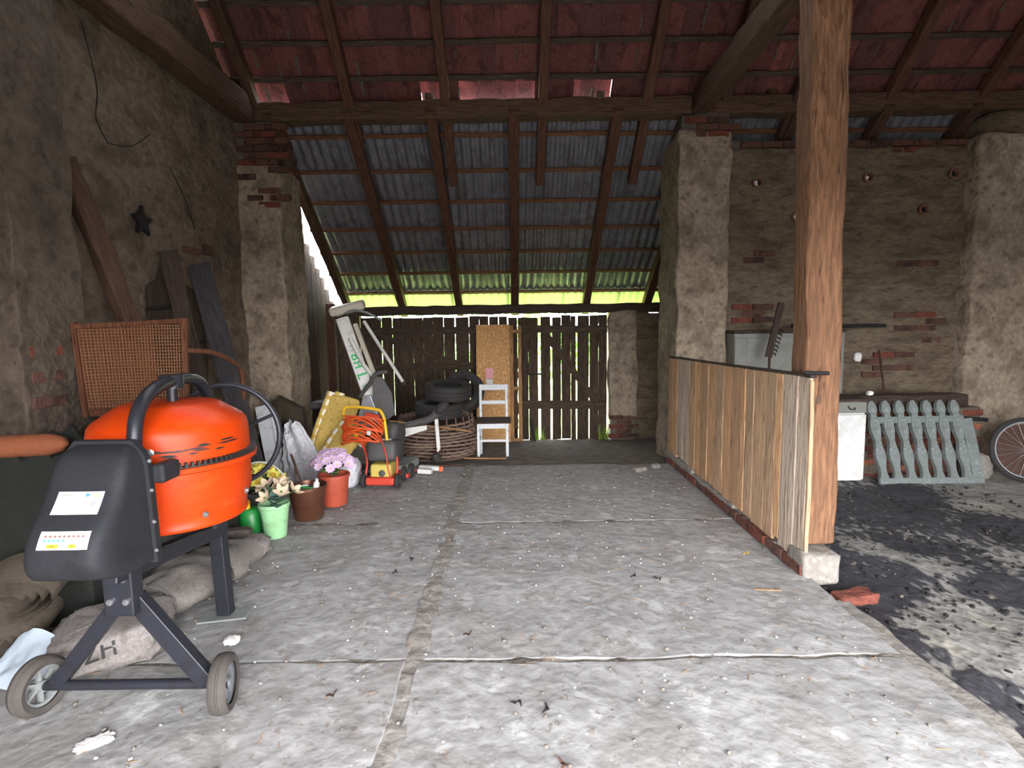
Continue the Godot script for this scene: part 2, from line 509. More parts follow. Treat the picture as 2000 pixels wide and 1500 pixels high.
	tri(mat("yard", C8(150, 146, 138), 0.95), M.t_concrete, V(0.2, 0.2, 0.2), true)
	# floor beside the partition: coal dust and soot trodden into concrete; painted over the 3.5 x 5.6 m beside the partition
	var T := 800
	var sa := grain(41, 0.008, T, 7, FastNoiseLite.TYPE_SIMPLEX_SMOOTH, 6.0)
	var sb := grain(42, 0.05, T, 6)
	var sp := grain(43, 0.16, T, 2)
	var im := Image.create(T, T, false, Image.FORMAT_RGB8)
	# where the coal lay: x, z, reach (negative reach: bare concrete or lime)
	var spots := [V(2.2, -3.3, 0.45), V(2.12, -2.85, 0.3), V(2.1, -2.4, 0.26), V(2.1, -2.0, 0.26), V(2.1, -1.6, 0.26), V(2.45, -3.75, 0.5), V(3.0, -4.0, 0.6), V(3.1, -3.4, 0.35), V(3.4, -5.0, 0.9), V(2.7, -5.2, 0.9), V(4.2, -4.4, 0.75), V(4.0, -5.3, 0.6), V(3.6, -3.2, 0.5)]
	var bare := [V(2.7, -4.02, 0.2), V(2.95, -3.78, 0.22), V(2.5, -2.9, 0.34), V(2.75, -2.6, 0.35), V(4.6, -5.0, 0.5)]
	for j in T:
		for i in T:
			var x := 1.9 + 3.5 * i / T
			var z := -6.6 + 5.6 * j / T
			var k := j * T + i
			var na := sa[k] / 255.0
			var nb := sb[k] / 255.0
			var d := 0.0
			if z < -1.2 and x < 5.2:
				for q in spots: d = maxf(d, 1.4 - Vector2(x - q.x, z - q.y).length() / q.z)
				for q in bare: d -= clampf(1.3 - Vector2(x - q.x, z - q.y).length() / q.z, 0.0, 0.8)
			var amt := smoothstep(0.4, 0.62, clampf(d, 0.0, 1.0) * 0.66 + na * 0.28 + (nb - 0.5) * 0.85)
			var c := C8(126, 125, 119).lerp(C8(148, 147, 141), nb)
			if na < 0.3: c = c.lerp(C8(176, 170, 150), smoothstep(0.3, 0.2, na) * 0.35)
			c = c.lerp(C8(34, 34, 39).lerp(C8(58, 57, 61), nb), amt * 0.94)
			if sp[k] > 232: c = c.lerp(C8(178, 172, 160), 0.5)
			elif sp[k] < 30: c = c.lerp(C8(30, 29, 30), 0.6)
			im.set_pixel(i, j, c)
	mat("soot_floor", white, 0.85)
	M.soot_floor.albedo_texture = ImageTexture.create_from_image(im)
	M.soot_floor.uv1_scale = V(5.0 / 3.5, 8.0 / 5.6, 1)
	M.soot_floor.normal_enabled = true
	M.soot_floor.normal_texture = bump(sb, T, 2.0)

func sheet_y(z: float) -> float:      # lean-to roof
	return 4.08 + 0.742 * (z + 6.7)

func tile_y(z: float) -> float:       # main roof, back slope
	return 4.30 + 0.92 * (z + 6.55)

func _ready() -> void:
	rng.seed = 7
	wob.seed = 5
	wob.frequency = 1.0
	wob.fractal_octaves = 3
	# camera
	var cam := Camera3D.new()
	cam.name = "camera"
	add_child(cam)
	cam.position = V(0, 1.6, 0)
	cam.rotation_degrees = V(-5.8, 0, -0.75)
	cam.fov = rad_to_deg(2.0 * atan(750.0 / 1080.0))
	cam.near = 0.05
	cam.far = 400
	# overcast sky
	var env := Environment.new()
	env.background_mode = Environment.BG_SKY
	var sm := ProceduralSkyMaterial.new()
	sm.sky_top_color = Color(0.96, 0.96, 0.985)
	sm.sky_horizon_color = Color(0.9, 0.89, 0.89)
	sm.ground_horizon_color = Color(0.5, 0.5, 0.48)
	sm.ground_bottom_color = Color(0.4, 0.4, 0.38)
	sm.sky_energy_multiplier = SKY
	sm.ground_energy_multiplier = SKY * 0.5
	env.sky = Sky.new()
	env.sky.sky_material = sm
	env.tonemap_mode = Environment.TONE_MAPPER_LINEAR
	env.tonemap_exposure = EXPOSURE
	env.sdfgi_enabled = true
	env.ssao_enabled = true
	env.ssil_enabled = true
	var we := WorldEnvironment.new()
	we.name = "environment"
	we.environment = env
	add_child(we)
	make_materials()
	build_floor()
	build_walls()
	build_roofs()
	build_doors()
	build_partition()
	build_outside()
	build_mixer()
	build_left_corner()
	build_flowers()
	build_garden_things()
	build_back_things()
	build_right_bay()
	build_litter()

const SKY := 9.0
const EXPOSURE := 0.175

# ---------- the shell ----------
func build_floor() -> void:
	var f := thing("floor", "grey concrete floor of cast slabs with rough joints and splashes", "floor", Vector3.ZERO, 0.0, "", "structure")
	var xs := [-3.2, -0.5, 1.88]
	var zs := [3.2, 0.1, -2.54, -4.46, -6.38]
	for i in 2:
		for j in 4:
			var lo := V(xs[i] + (0.03 if i == 1 else 0.0), -0.16, zs[j + 1] + 0.012)
			var hi := V(xs[i + 1] - (0.03 if i == 0 else 0.0), 0.0, zs[j] - 0.012)
			var o := slab(f, "slab", lo, hi, M.concrete, 0.08 if j < 3 else 0.14, 0.016, 0.008, 2.6)
			o.position.y += (0.006 if i == 0 else 0.001) * (2 - j) - 0.006
	slab(f, "joint_fill", V(-0.56, -0.2, -6.38), V(-0.44, -0.004, 3.2), M.concrete_old, 0.03, 0.014, 0.004, 9.0)
	for z in [-2.54, -4.46]: slab(f, "joint_fill", V(-3.2, -0.2, z - 0.03), V(1.88, -0.012, z + 0.03), M.dirt, 0.06, 0.012, 0.004, 6.0)
	# trodden ramp down to the back doors
	var g := Geo.new()
	surf(g, 60, 40, func(u: float, v: float) -> Vector3:
		var x := lerpf(-3.2, 6.8, u)
		var z := lerpf(-6.33, -9.6, v)
		return V(x, -0.02 - 0.0937 * (-z - 6.35) + 0.025 * wob.get_noise_2d(x * 1.7, z * 1.7), z), 0.12)
	part(f, "ramp", g.mesh(), M.dirt)
	# lower floor beside the partition
	g = Geo.new()
	surf(g, 70, 110, func(u: float, v: float) -> Vector3:
		var x := lerpf(1.9, 6.9, u)
		var z := lerpf(1.4, -6.6, v)
		return V(x, -0.1 + 0.03 * wob.get_noise_2d(x * 1.3, z * 1.3) + 0.012 * wob.get_noise_2d(x * 7, z * 7), z), 0.1)
	var low := thing("floor", "lower concrete floor blackened with coal dust beyond the plank partition", "floor", Vector3.ZERO, 0.0, "", "structure")
	part(low, "slab", g.mesh(), M.soot_floor)
	slab(low, "edge_strip", V(1.885, -0.2, -3.15), V(2.0, -0.035, 1.4), M.concrete_old, 0.1, 0.03, 0.01, 2.5)

func bricks(parent: Node3D, o: Vector3, ux: Vector3, nrm: Vector3, rows: int, cols: int, keep: Callable, proud := 0.006, tones := ["brick_e", "brick_f", "brick_b", "brick_e"]) -> void:
	var whole := V(0.24, 0.066, 0.06)
	if not M.has("brick_meshes"):
		M.brick_meshes = []
		for k in 4: M.brick_meshes.append(boxm(whole, 0.006, 0.09, 0.006, 6.0, V(k * 3.3, 0, 0)))
	var b := Basis(ux, Vector3.UP, ux.cross(Vector3.UP))
	if b.z.dot(nrm) < 0: b = Basis(-ux, Vector3.UP, nrm)
	for r in rows:
		for c in cols:
			var x := (c + (0.5 if r % 2 else 0.0)) * 0.252
			if not keep.call(c + (0.5 if r % 2 else 0.0), r): continue
			var k := rng.randi() % 4
			part(parent, "brick", M.brick_meshes[rng.randi() % 4], M[tones[k]], Transform3D(b, o + ux * (x + 0.12 + R(-0.003, 0.003)) + Vector3.UP * (r * 0.078 + 0.035) + nrm * (proud - 0.03 + R(-0.003, 0.003))))

func build_walls() -> void:
	# left side wall and its gable
	var wl := thing("wall_left", "smoke-stained plastered side wall with cracks and a leaning rafter", "wall", Vector3.ZERO, 0.0, "", "structure")
	slab(wl, "plaster", V(-3.5, -0.2, -7.2), V(-3.1, 4.2, 1.2), M.plaster_side, 0.13, 0.05, 0.02, 1.5)
	part(wl, "gable", prismm(PackedVector2Array([Vector2(-6.6, 4.1), Vector2(1.2, 4.1), Vector2(1.2, 4.4), Vector2(-2.7, 7.75), Vector2(-6.6, 4.25)]), 0.35), M.plaster_side, Transform3D(Basis(V(0, 0, 1), V(0, 1, 0), V(-1, 0, 0)), V(-3.3, 0, 0)))
	bricks(wl, V(-3.1, 2.35, -5.6), V(0, 0, 1), V(1, 0, 0), 2, 1, func(c, r): return r == 0 and c == 0, 0.02)
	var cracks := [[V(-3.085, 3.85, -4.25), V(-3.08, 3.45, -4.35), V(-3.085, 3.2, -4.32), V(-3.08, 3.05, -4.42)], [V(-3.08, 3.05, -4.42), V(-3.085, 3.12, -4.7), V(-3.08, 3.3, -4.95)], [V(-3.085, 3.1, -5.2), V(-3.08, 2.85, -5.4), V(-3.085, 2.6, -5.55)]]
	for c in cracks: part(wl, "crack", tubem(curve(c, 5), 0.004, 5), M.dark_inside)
	# pilasters and pillars
	var p := thing("brick_pillar", "plastered pilaster on the side wall beside the cane chair", "pillar", Vector3.ZERO, 0.0, "", "structure")
	slab(p, "plaster", V(-3.2, -0.2, -3.72), V(-2.85, 4.0, -3.22), M.plaster_smoked_dim, 0.09, 0.035, 0.02, 2.2)
	bricks(p, V(-2.85, 1.15, -3.27), V(0, 0, -1), V(1, 0, 0), 5, 1, func(c, r): return c == 0, 0.012)
	p = thing("brick_pillar", "plastered brick pillar with bare crumbling bricks at the top beside the ladder-like trainer", "pillar", Vector3.ZERO, 0.0, "", "structure")
	slab(p, "plaster", V(-3.15, -0.2, -7.2), V(-2.62, 3.5, -6.5), M.plaster_pillar, 0.08, 0.035, 0.03, 2.4)
	slab(p, "mortar_core", V(-3.13, 3.4, -7.18), V(-2.66, 3.96, -6.52), M.mortar, 0.1, 0.03, 0.02, 2.4)
	bricks(p, V(-3.12, 3.0, -6.5), V(1, 0, 0), V(0, 0, 1), 12, 2, func(c, r): return c < 1.6 and rng.randf() < (0.97 if r > 5 else 0.45), 0.012)
	bricks(p, V(-2.64, 3.42, -6.52), V(0, 0, -1), V(1, 0, 0), 7, 2, func(c, r): return rng.randf() < 0.9, 0.005)
	p = thing("brick_pillar", "pale plastered pillar at the far end of the plank partition", "pillar", Vector3.ZERO, 0.0, "", "structure")
	slab(p, "plaster", V(1.93, -0.2, -7.3), V(2.53, 3.8, -6.5), M.plaster_pillar, 0.08, 0.03, 0.03, 2.4)
	bricks(p, V(2.0, 3.72, -6.5), V(1, 0, 0), V(0, 0, 1), 3, 2, func(c, r): return c < 1.6, 0.0)
	slab(p, "mortar_core", V(1.97, 3.7, -7.2), V(2.5, 3.98, -6.53), M.mortar, 0.1, 0.03, 0.02, 2.4)
	p = thing("brick_pillar", "plastered pillar behind the bicycle wheel", "pillar", Vector3.ZERO, 0.0, "", "structure")
	slab(p, "plaster", V(5.3, -0.2, -7.0), V(6.3, 3.72, -6.42), M.plaster_pillar, 0.1, 0.04, 0.06, 2.0)
	slab(p, "capping", V(5.42, 3.6, -6.95), V(6.25, 4.0, -6.5), M.plaster_back, 0.1, 0.06, 0.1, 2.0)
	# back wall of the right bay
	var wb := thing("wall_back", "stained plaster wall with patches of bare brick behind the timber post", "wall", Vector3.ZERO, 0.0, "", "structure")
	slab(wb, "plaster", V(2.4, -0.3, -6.95), V(6.9, 3.62, -6.62), M.plaster_back, 0.11, 0.04, 0.02, 1.8)
	slab(wb, "mortar_core", V(2.5, 3.55, -6.9), V(5.4, 3.72, -6.66), M.mortar, 0.15, 0.04, 0.02, 1.8)
	bricks(wb, V(2.55, 3.56, -6.62), V(1, 0, 0), V(0, 0, 1), 2, 11, func(c, r): return rng.randf() < 0.85, -0.01)
	for s in [[2.74, 2.32, 2, 2, [0.0, 0.5]], [4.55, 2.26, 2, 2, [0.0, 1.0]], [2.62, 1.62, 3, 2, [0.0, 0.5, 1.0]], [4.55, 1.5, 3, 3, [0.0, 1.0, 1.5]], [3.3, 1.6, 2, 2, [0.5, 1.0]], [4.2, 0.95, 4, 3, [0.0, 0.5, 1.5]], [3.4, 2.62, 1, 2, [0.0]], [4.75, 1.28, 2, 2, [0.5]]]:
		var ok: Array = s[4]
		bricks(wb, V(s[0], s[1], -6.605), V(1, 0, 0), V(0, 0, 1), s[2], s[3], func(c, r): return c in ok, 0.008)
	# clay vent pipes in that wall
	for s in [[2.86, 3.23, true], [3.33, 2.84, true], [4.14, 3.27, true], [5.12, 3.3, false], [4.8, 2.9, false]]:
		var v := part(wb, "vent_pipe", lathem([Vector2(0.028, -0.02), Vector2(0.05, -0.02), Vector2(0.058, 0.04), Vector2(0.042, 0.045), Vector2(0.036, -0.01)], 20), M.clay_pipe, at(s[0], s[1], -6.6, 90))
		part(v, "bore_shade", lathem([Vector2(0, 0.004), Vector2(0.04, 0.004), Vector2(0.04, 0.0)], 18), M.dark_inside)  # near-black disc painted as the shade inside the pipe
		if s[2]: part(v, "daylight_plug", boxm(V(0.034, 0.02, 0.055), 0.008, 0.02, 0.02, 20.0, V(s[0], 0, 0)), M.paper_white, at(-0.016, 0.012, 0.004))  # white lump painted as daylight showing through the pipe
	# walls round the lean-to
	var we := thing("wall_rear", "low plastered rear wall and pier beside the plank doors", "wall", Vector3.ZERO, 0.0, "", "structure")
	slab(we, "plaster", V(1.95, -0.5, -9.45), V(6.8, 1.84, -9.2), M.plaster_back, 0.15, 0.04, 0.02, 1.8)
	slab(we, "pier", V(1.6, 0.1, -9.4), V(2.06, 1.84, -9.02), M.plaster_pillar, 0.09, 0.04, 0.03, 2.2)
	slab(we, "pier_core", V(1.63, -0.5, -9.38), V(2.04, 0.15, -9.04), M.mortar, 0.1, 0.03, 0.02)
	bricks(we, V(1.6, -0.24, -9.03), V(1, 0, 0), V(0, 0, 1), 5, 2, func(c, r): return c < 1.4, 0.004)
	slab(we, "board_end", V(-2.94, -0.5, -9.4), V(-2.52, 1.84, -9.25), M.door_wood, 0.2, 0.01, 0.01)
	var ws := thing("wall_side", "dark plank end wall of the lean-to beside the doors", "wall", Vector3.ZERO, 0.0, "", "structure")
	for i in 11:
		var z := -7.1 - i * 0.2
		var top := sheet_y(z - 0.1) + (-0.1 - R(0.0, 0.06) if i > 4 else -0.01)
		slab(ws, "board", V(-3.0, -0.45, z - 0.197), V(-2.95, top, z), M.door_wood_b if i % 2 else M.door_wood, 0.2, 0.006, 0.004)
	timber(ws, "stud", V(-2.78, -0.25, -8.6), V(-2.78, 2.0, -8.6), 0.12, 0.12, M.red_post, V(0, 0, 1))
	ws = thing("wall_end", "end wall of the lean-to beyond the right bay", "wall", Vector3.ZERO, 0.0, "", "structure")
	part(ws, "plaster", prismm(PackedVector2Array([Vector2(-6.9, -0.5), Vector2(-6.9, sheet_y(-6.9) - 0.05), Vector2(-9.4, sheet_y(-9.4) - 0.05), Vector2(-9.4, -0.5)]), 0.25), M.plaster_back, Transform3D(Basis(V(0, 0, 1), V(0, 1, 0), V(-1, 0, 0)), V(6.75, 0, 0)))
	# right side wall and the front wall round the big gateway, behind the camera
	var wr := thing("wall_right", "plastered side wall of the right bay", "wall", Vector3.ZERO, 0.0, "", "structure")
	slab(wr, "plaster", V(6.8, -0.3, -6.9), V(7.1, 4.2, 1.2), M.plaster_side, 0.4, 0.03, 0.02)
	part(wr, "gable", prismm(PackedVector2Array([Vector2(-6.6, 4.1), Vector2(1.2, 4.1), Vector2(1.2, 4.4), Vector2(-2.7, 7.75), Vector2(-6.6, 4.25)]), 0.3), M.plaster_side, Transform3D(Basis(V(0, 0, 1), V(0, 1, 0), V(-1, 0, 0)), V(6.95, 0, 0)))
	var wf := thing("wall_front", "front wall round the open gateway of the barn", "wall", Vector3.ZERO, 0.0, "", "structure")
	slab(wf, "plaster", V(-3.5, -0.2, 0.9), V(-1.5, 4.3, 1.2), M.plaster_side, 0.4, 0.03, 0.02)
	slab(wf, "plaster", V(4.0, -0.2, 0.9), V(7.1, 4.3, 1.2), M.plaster_side, 0.4, 0.03, 0.02)
	slab(wf, "lintel", V(-2.1, 2.55, 0.9), V(4.1, 4.3, 1.2), M.plaster_side, 0.4, 0.03, 0.02)

func build_roofs() -> void:
	# --- main roof ---
	var c := thing("ceiling", "underside of the red tiled roof with rafters and battens", "roof", Vector3.ZERO, 0.0, "", "structure")
	var up := V(0, 0.92, 1).normalized()
	var nrm := V(0, 1, -0.92).normalized()
	var tb := Basis(V(1, 0, 0), nrm, V(1, 0, 0).cross(nrm))
	var sec := PackedVector2Array()
	var under := PackedVector2Array()
	for i in 9:
		var x := -0.112 + 0.224 * i / 8.0
		var y := 0.018 * pow(maxf(0.0, cos((x + 0.075) * 26.0)), 2.0) if absf(x + 0.075) < 0.06 else 0.0
		sec.append(Vector2(x, y + 0.013)); under.append(Vector2(x, y))
	under.reverse()
	sec.append_array(under)
	var tile := prismm(sec, 0.415)
	var dz := 0.2685
	for r in 6:
		var z := -6.62 + r * dz
		for i in 45:
			var x := -3.05 + i * 0.2165
			var lift := R(0.0, 0.006)
			if rng.randf() < 0.1: lift += R(0.008, 0.022)
			if r == 0 and ((x > -0.5 and x < 0.3) or (x > -1.1 and x < -0.8) or (x > 0.75 and x < 1.1) or (x < -2.5 and x > -2.85)): lift += R(0.06, 0.13)
			if rng.randf() < 0.012 and r > 0: continue
			var o := V(x, tile_y(z) + lift, z)
			var k := rng.randf()
			part(c, "roof_tile", tile, M.tile_a if k < 0.4 else M.tile_b if k < 0.75 else M.tile_c, Transform3D(tb.rotated(nrm, R(-0.02, 0.02)).rotated(V(1, 0, 0), 0.036 + R(-0.006, 0.006)), o))
	for i in 150:            # mortar smeared along tile joints
		var r := rng.randi() % 6
		var z := -6.62 + r * dz + R(-0.08, 0.1)
		var x := -3.05 + (rng.randi() % 45) * 0.2165 - 0.108
		part(c, "mortar_smear", boxm(V(R(0.012, 0.03), 0.012, R(0.06, 0.24)), 0.005, 0.03, 0.012, 9.0, V(i, 0, 0)), M.mortar, Transform3D(tb, V(x, tile_y(z) - 0.011, z)))
	for r in 8:
		var z := -6.70 + r * dz
		var y := tile_y(z) - 0.045
		timber(c, "batten", V(-3.1, y + R(-0.006, 0.006), z), V(6.8, y + R(-0.006, 0.006), z), 0.055, 0.035, M.batten_roof, nrm, 0.005, 0.012, 0.2)
	for x in [-2.86, -1.79, -0.71, 0.39, 1.57, 2.45, 3.25, 4.3, 5.35, 6.3]:
		var zt := -7.3 if x > -1.0 and x < 2.2 else -6.9
		timber(c, "rafter", V(x, tile_y(zt) - 0.17, zt), V(x, tile_y(-2.8) - 0.17, -2.8), 0.105, 0.13, M.rafter if int(x * 10) % 2 else M.rafter_b, nrm, 0.01, 0.008, 0.16)
	# the rest of the roof, out of sight over the bay
	var zb := -6.62 + 5.5 * dz + 0.16
	part(c, "roof_covering", prismm(PackedVector2Array([Vector2(zb, tile_y(zb) + 0.03), Vector2(-2.7, tile_y(-2.7) + 0.03), Vector2(1.6, tile_y(-7.0) + 0.03), Vector2(1.6, tile_y(-7.0) + 0.09), Vector2(-2.7, tile_y(-2.7) + 0.12), Vector2(zb, tile_y(zb) + 0.09)]), 10.6), M.tile_b, Transform3D(Basis(V(0, 0, 1), V(0, 1, 0), V(-1, 0, 0)), V(1.8, 0, 0)))
	for x in [-0.9, 1.05, 3.0]:
		part(c, "cleat", boxm(V(0.1, 0.07, 0.1), 0.008, 0.05, 0.01, 5.0, V(x, 0, 0)), M.beam_b, at(x, 4.225, -6.6, 0, R(-8, 8)))
	# --- lean-to ---
	var l := thing("ceiling", "underside of the corrugated metal lean-to roof with light battens above plank doors", "roof", Vector3.ZERO, 0.0, "", "structure")
	var rows := [[-6.63, -7.95], [-7.85, -8.86], [-8.76, -9.26], [-9.17, -9.7]]
	for r in rows.size():
		var a := V(0, sheet_y(rows[r][0]), rows[r][0])
		var b := V(0, sheet_y(rows[r][1]), rows[r][1])
		var len := a.distance_to(b)
		var sheet := surfm(96, 2, func(u: float, v: float) -> Vector3:
			var s := sin(u * 8.3 * TAU)
			return V((u - 0.5) * 0.97, (v - 0.5) * len, 0.013 * signf(s) * pow(absf(s), 0.6)), 0.0012)
		for i in 10:
			var xf := along(a, b)
			xf.origin.x = -2.36 + i * 0.925
			xf.origin += xf.basis.z * (0.0045 * (i % 2) - 0.006 * r)
			part(l, "corrugated_sheet", sheet, M.fibreglass if r == 3 else M.zinc, xf)
	for z in [-6.885, -7.29, -7.685, -8.075, -8.445, -8.81, -9.19]:
		var y := sheet_y(z) - 0.042
		timber(l, "batten", V(-2.85, y, z), V(6.6, y, z), 0.05, 0.03, M.batten, V(0, 1, -0.7), 0.004, 0.008, 0.25)
	for x in [-2.72, -1.82, -0.88, 0.06, 1.24, 2.28, 3.3, 4.3, 5.3]:
		timber(l, "rafter", V(x, sheet_y(-6.52) - 0.145, -6.52), V(x + R(-0.02, 0.02), sheet_y(-9.5) - 0.145, -9.5), 0.1 + R(0, 0.03), 0.13, M.rafter_b if int(x * 10) % 2 else M.rafter, V(0, 1, -0.7), 0.01, 0.01, 0.16)
	# --- heavy timbers ---
	var hew := func(label: String, a: Vector3, b: Vector3, w: float, h: float, m: Material, hint := Vector3.UP) -> void:
		tag(timber(self, "timber_beam", a, b, w, h, m, hint, 0.02, 0.022, 0.12), label, "beam")
	hew.call("long hewn wall plate lying across the brick pillars under the tiles", V(-3.1, 4.06, -6.62), V(6.8, 4.1, -6.62), 0.22, 0.2, M.beam)
	hew.call("dark hewn lintel beam over the plank doors", V(-3.1, 1.9, -9.2), V(6.7, 1.91, -9.2), 0.16, 0.15, M.dark_wood)
	hew.call("thick tie beam running along the smoke-stained side wall", V(-2.98, 4.07, -6.75), V(-2.98, 4.1, 1.0), 0.24, 0.26, M.beam_b)
	hew.call("thick tie beam above the timber post and plank partition", V(2.17, 4.09, -6.75), V(2.1, 4.12, 1.0), 0.2, 0.22, M.beam_b)
	# the post with its stone block
	var p := thing("timber_post", "tall rough-hewn orange-brown timber post standing at the partition's end", "post", V(2.005, 0, -3.6))
	var g := Geo.new()
	rbox(g, V(0, 2.08, 0), V(0.222, 3.84, 0.2), 0.022, 0.05, 0.016, 2.6, V(4, 0, 2))
	for i in g.v.size():
		g.v[i].x = g.v[i].x * (0.96 + 0.03 * g.v[i].y) - 0.016 * g.v[i].y + 0.005 * sin(g.v[i].y * 2.1)
		g.v[i].z *= 1.0 - 0.02 * g.v[i].y
	g.smooth(0)
	part(p, "shaft", g.mesh(), M.post)
	part(p, "peg_hole_block", boxm(V(0.045, 0.08, 0.03), 0.004), M.dark_wood, at(-0.07, 2.62, 0.078))  # thin dark pieces stand in for the shade in recessed holes
	part(p, "peg_hole_block", boxm(V(0.035, 0.06, 0.03), 0.004), M.beam, at(-0.045, 1.12, 0.083))
	part(p, "stone_base", boxm(V(0.24, 0.2, 0.24), 0.025, 0.05, 0.02, 5.0), M.concrete_old, at(-0.06, 0.05, 0.13))

# ---------- plank doors of the lean-to ----------
func build_doors() -> void:
	var gaps := [[-2.5, 4], [-2.31, 1], [-2.145, 4], [-1.965, 2.5], [-1.795, 0.5], [-1.625, 1.2], [-1.46, 0.4], [-1.3, 1.2], [-1.12, 1.2], [-0.93, 3.8], [-0.7, 2.8], [-0.53, 2], [-0.37, 2], [-0.21, 2], [-0.06, 3], [0.1, 3], [0.28, 0.5], [0.46, 6], [0.66, 5], [0.825, 2.5], [0.985, 1.5], [1.08, 4.5], [1.29, 3], [1.445, 1.5], [1.585, 2]]
	var left := thing("door_1", "wide dark plank door with light through its gaps behind tyres", "door", Vector3.ZERO, 0.0, "", "structure")
	var right := thing("door_2", "dark plank door with diagonal brace and latch beside the plastered pier", "door", Vector3.ZERO, 0.0, "", "structure")
	for i in gaps.size() - 1:
		var a: float = gaps[i][0] + gaps[i][1] * gaps[i][1] * 0.0006 + 0.0006
		var b: float = gaps[i + 1][0] - gaps[i + 1][1] * gaps[i + 1][1] * 0.0006 - 0.0006
		var d := left if i < 15 else right
		var top := 1.792 + R(-0.01, 0.01)
		if i > 13 and i < 19: top -= 0.02
		var foot := -0.29 + R(-0.01, 0.02)
		part(d, "plank", boxm(V(b - a, top - foot, 0.028), 0.002, 0.09, 0.004, 4.0, V(i * 3.7, 0, 0)), M.door_wood if i % 3 else M.door_wood_b, at((a + b) / 2, (top + foot) / 2, -9.2 - 0.006 * (i % 2), 0, 0, R(-0.2, 0.2)))
	for y in [1.57, 0.98, 0.1]: timber(left, "rail", V(-2.5, y, -9.165), V(0.07, y, -9.165), 0.05, 0.12, M.door_wood_b, V(0, 1, 0))
	timber(left, "brace", V(-2.2, 1.5, -9.16), V(-0.9, 1.02, -9.16), 0.04, 0.1, M.door_wood_b, V(0, 1, 0))
	timber(right, "rail", V(0.12, 1.58, -9.165), V(1.58, 1.56, -9.165), 0.05, 0.12, M.door_wood, V(0, 1, 0))
	timber(right, "rail", V(0.12, 0.32, -9.165), V(1.56, 0.3, -9.165), 0.05, 0.14, M.door_wood, V(0, 1, 0))
	timber(right, "brace", V(0.56, 1.5, -9.16), V(1.42, 0.33, -9.16), 0.04, 0.11, M.door_wood, V(0, 1, 0))
	part(right, "latch", boxm(V(0.24, 0.03, 0.02), 0.004), M.iron, at(0.38, 0.83, -9.16))
	part(right, "latch_plate", boxm(V(0.07, 0.06, 0.015), 0.004), M.rust, at(0.22, 0.82, -9.165))
	part(right, "pull_handle", tubem(curve([V(0.56, 1.22, -9.17), V(0.565, 1.2, -9.13), V(0.565, 1.0, -9.13), V(0.56, 0.98, -9.17)], 5), 0.008, 6), M.iron)

# ---------- plank partition on its brick kerb ----------
func build_partition() -> void:
	var p := thing("plank_partition", "low stall partition of upright tan boards on a brick kerb", "partition", V(1.861, 0, 0))
	var z := -3.42
	var i := 0
	var widths := [0.13, 0.2, 0.085, 0.16, 0.2, 0.15, 0.09, 0.2, 0.17, 0.2, 0.18, 0.2, 0.16, 0.19, 0.2, 0.22, 0.18, 0.2, 0.2]
	var tone := [3, 3, 4, 2, 1, 2, 0, 5, 0, 2, 0, 5, 4, 1, 3, 3, 0, 5, 1]
	while z > -6.5 and i < widths.size():
		var w: float = minf(widths[i], z + 6.52)
		var foot := 0.05 + 0.03 * (-z - 3.45) if i != 2 else 0.1
		foot += R(-0.015, 0.02)
		var top := 1.27 - 0.012 * (-z - 3.36) + R(-0.008, 0.006)
		part(p, "board", boxm(V(0.024, top - foot, w - R(0.003, 0.007)), 0.004, 0.12, 0.006, 3.0, V(0, 0, i * 5.0)), M["plank_%d" % tone[i]], at(R(-0.004, 0.004), (top + foot) / 2, z - w / 2))
		z -= w
		i += 1
	timber(p, "cover_strip", V(0.004, 0.02, -3.405), V(0.0, 1.25, -3.405), 0.026, 0.025, M.plank_1, V(1, 0, 0))
	timber(p, "top_rail", V(0.0, 1.278, -3.39), V(0.0, 1.238, -6.48), 0.045, 0.02, M.dark_wood, Vector3.UP)
	timber(p, "back_rail", V(0.05, 0.95, -3.74), V(0.05, 0.95, -6.48), 0.08, 0.06, M.beam)
	timber(p, "back_rail", V(0.05, 0.35, -3.74), V(0.05, 0.35, -6.48), 0.08, 0.06, M.beam)
	part(p, "bolt", tubem([V(-0.02, 1.295, -3.46), V(0.1, 1.295, -3.4)], 0.012, 8), M.iron)
	var k := thing("brick_kerb", "low brick and mortar kerb under the plank partition", "kerb", Vector3.ZERO)
	for q in [[-6.5, -5.55, 0.12], [-5.6, -4.5, 0.09], [-4.55, -3.74, 0.062], [-3.76, -3.45, 0.05]]: slab(k, "mortar_bed", V(1.828, -0.15, q[0]), V(1.965 if q[0] < -4 else 1.88, q[2], q[1]), M.concrete_old, 0.05, 0.02, 0.014, 5.0)
	for j in 12:
		var zz := -3.5 - j * 0.253
		part(k, "brick", boxm(V(0.05, 0.066, 0.238), 0.006, 0.05, 0.008, 7.0, V(j, 0, 0)), M[["brick_d", "brick_e", "brick_b"][j % 3]], at(1.838 + R(-0.003, 0.004), 0.034, zz))
	var b := tag(part(self, "loose_brick", boxm(V(0.25, 0.06, 0.115), 0.012, 0.03, 0.02, 7.0), M.brick_b, at(2.06, -0.05, -3.2, 0, 8)), "worn red brick lying flat before the stone foot of the post", "brick")

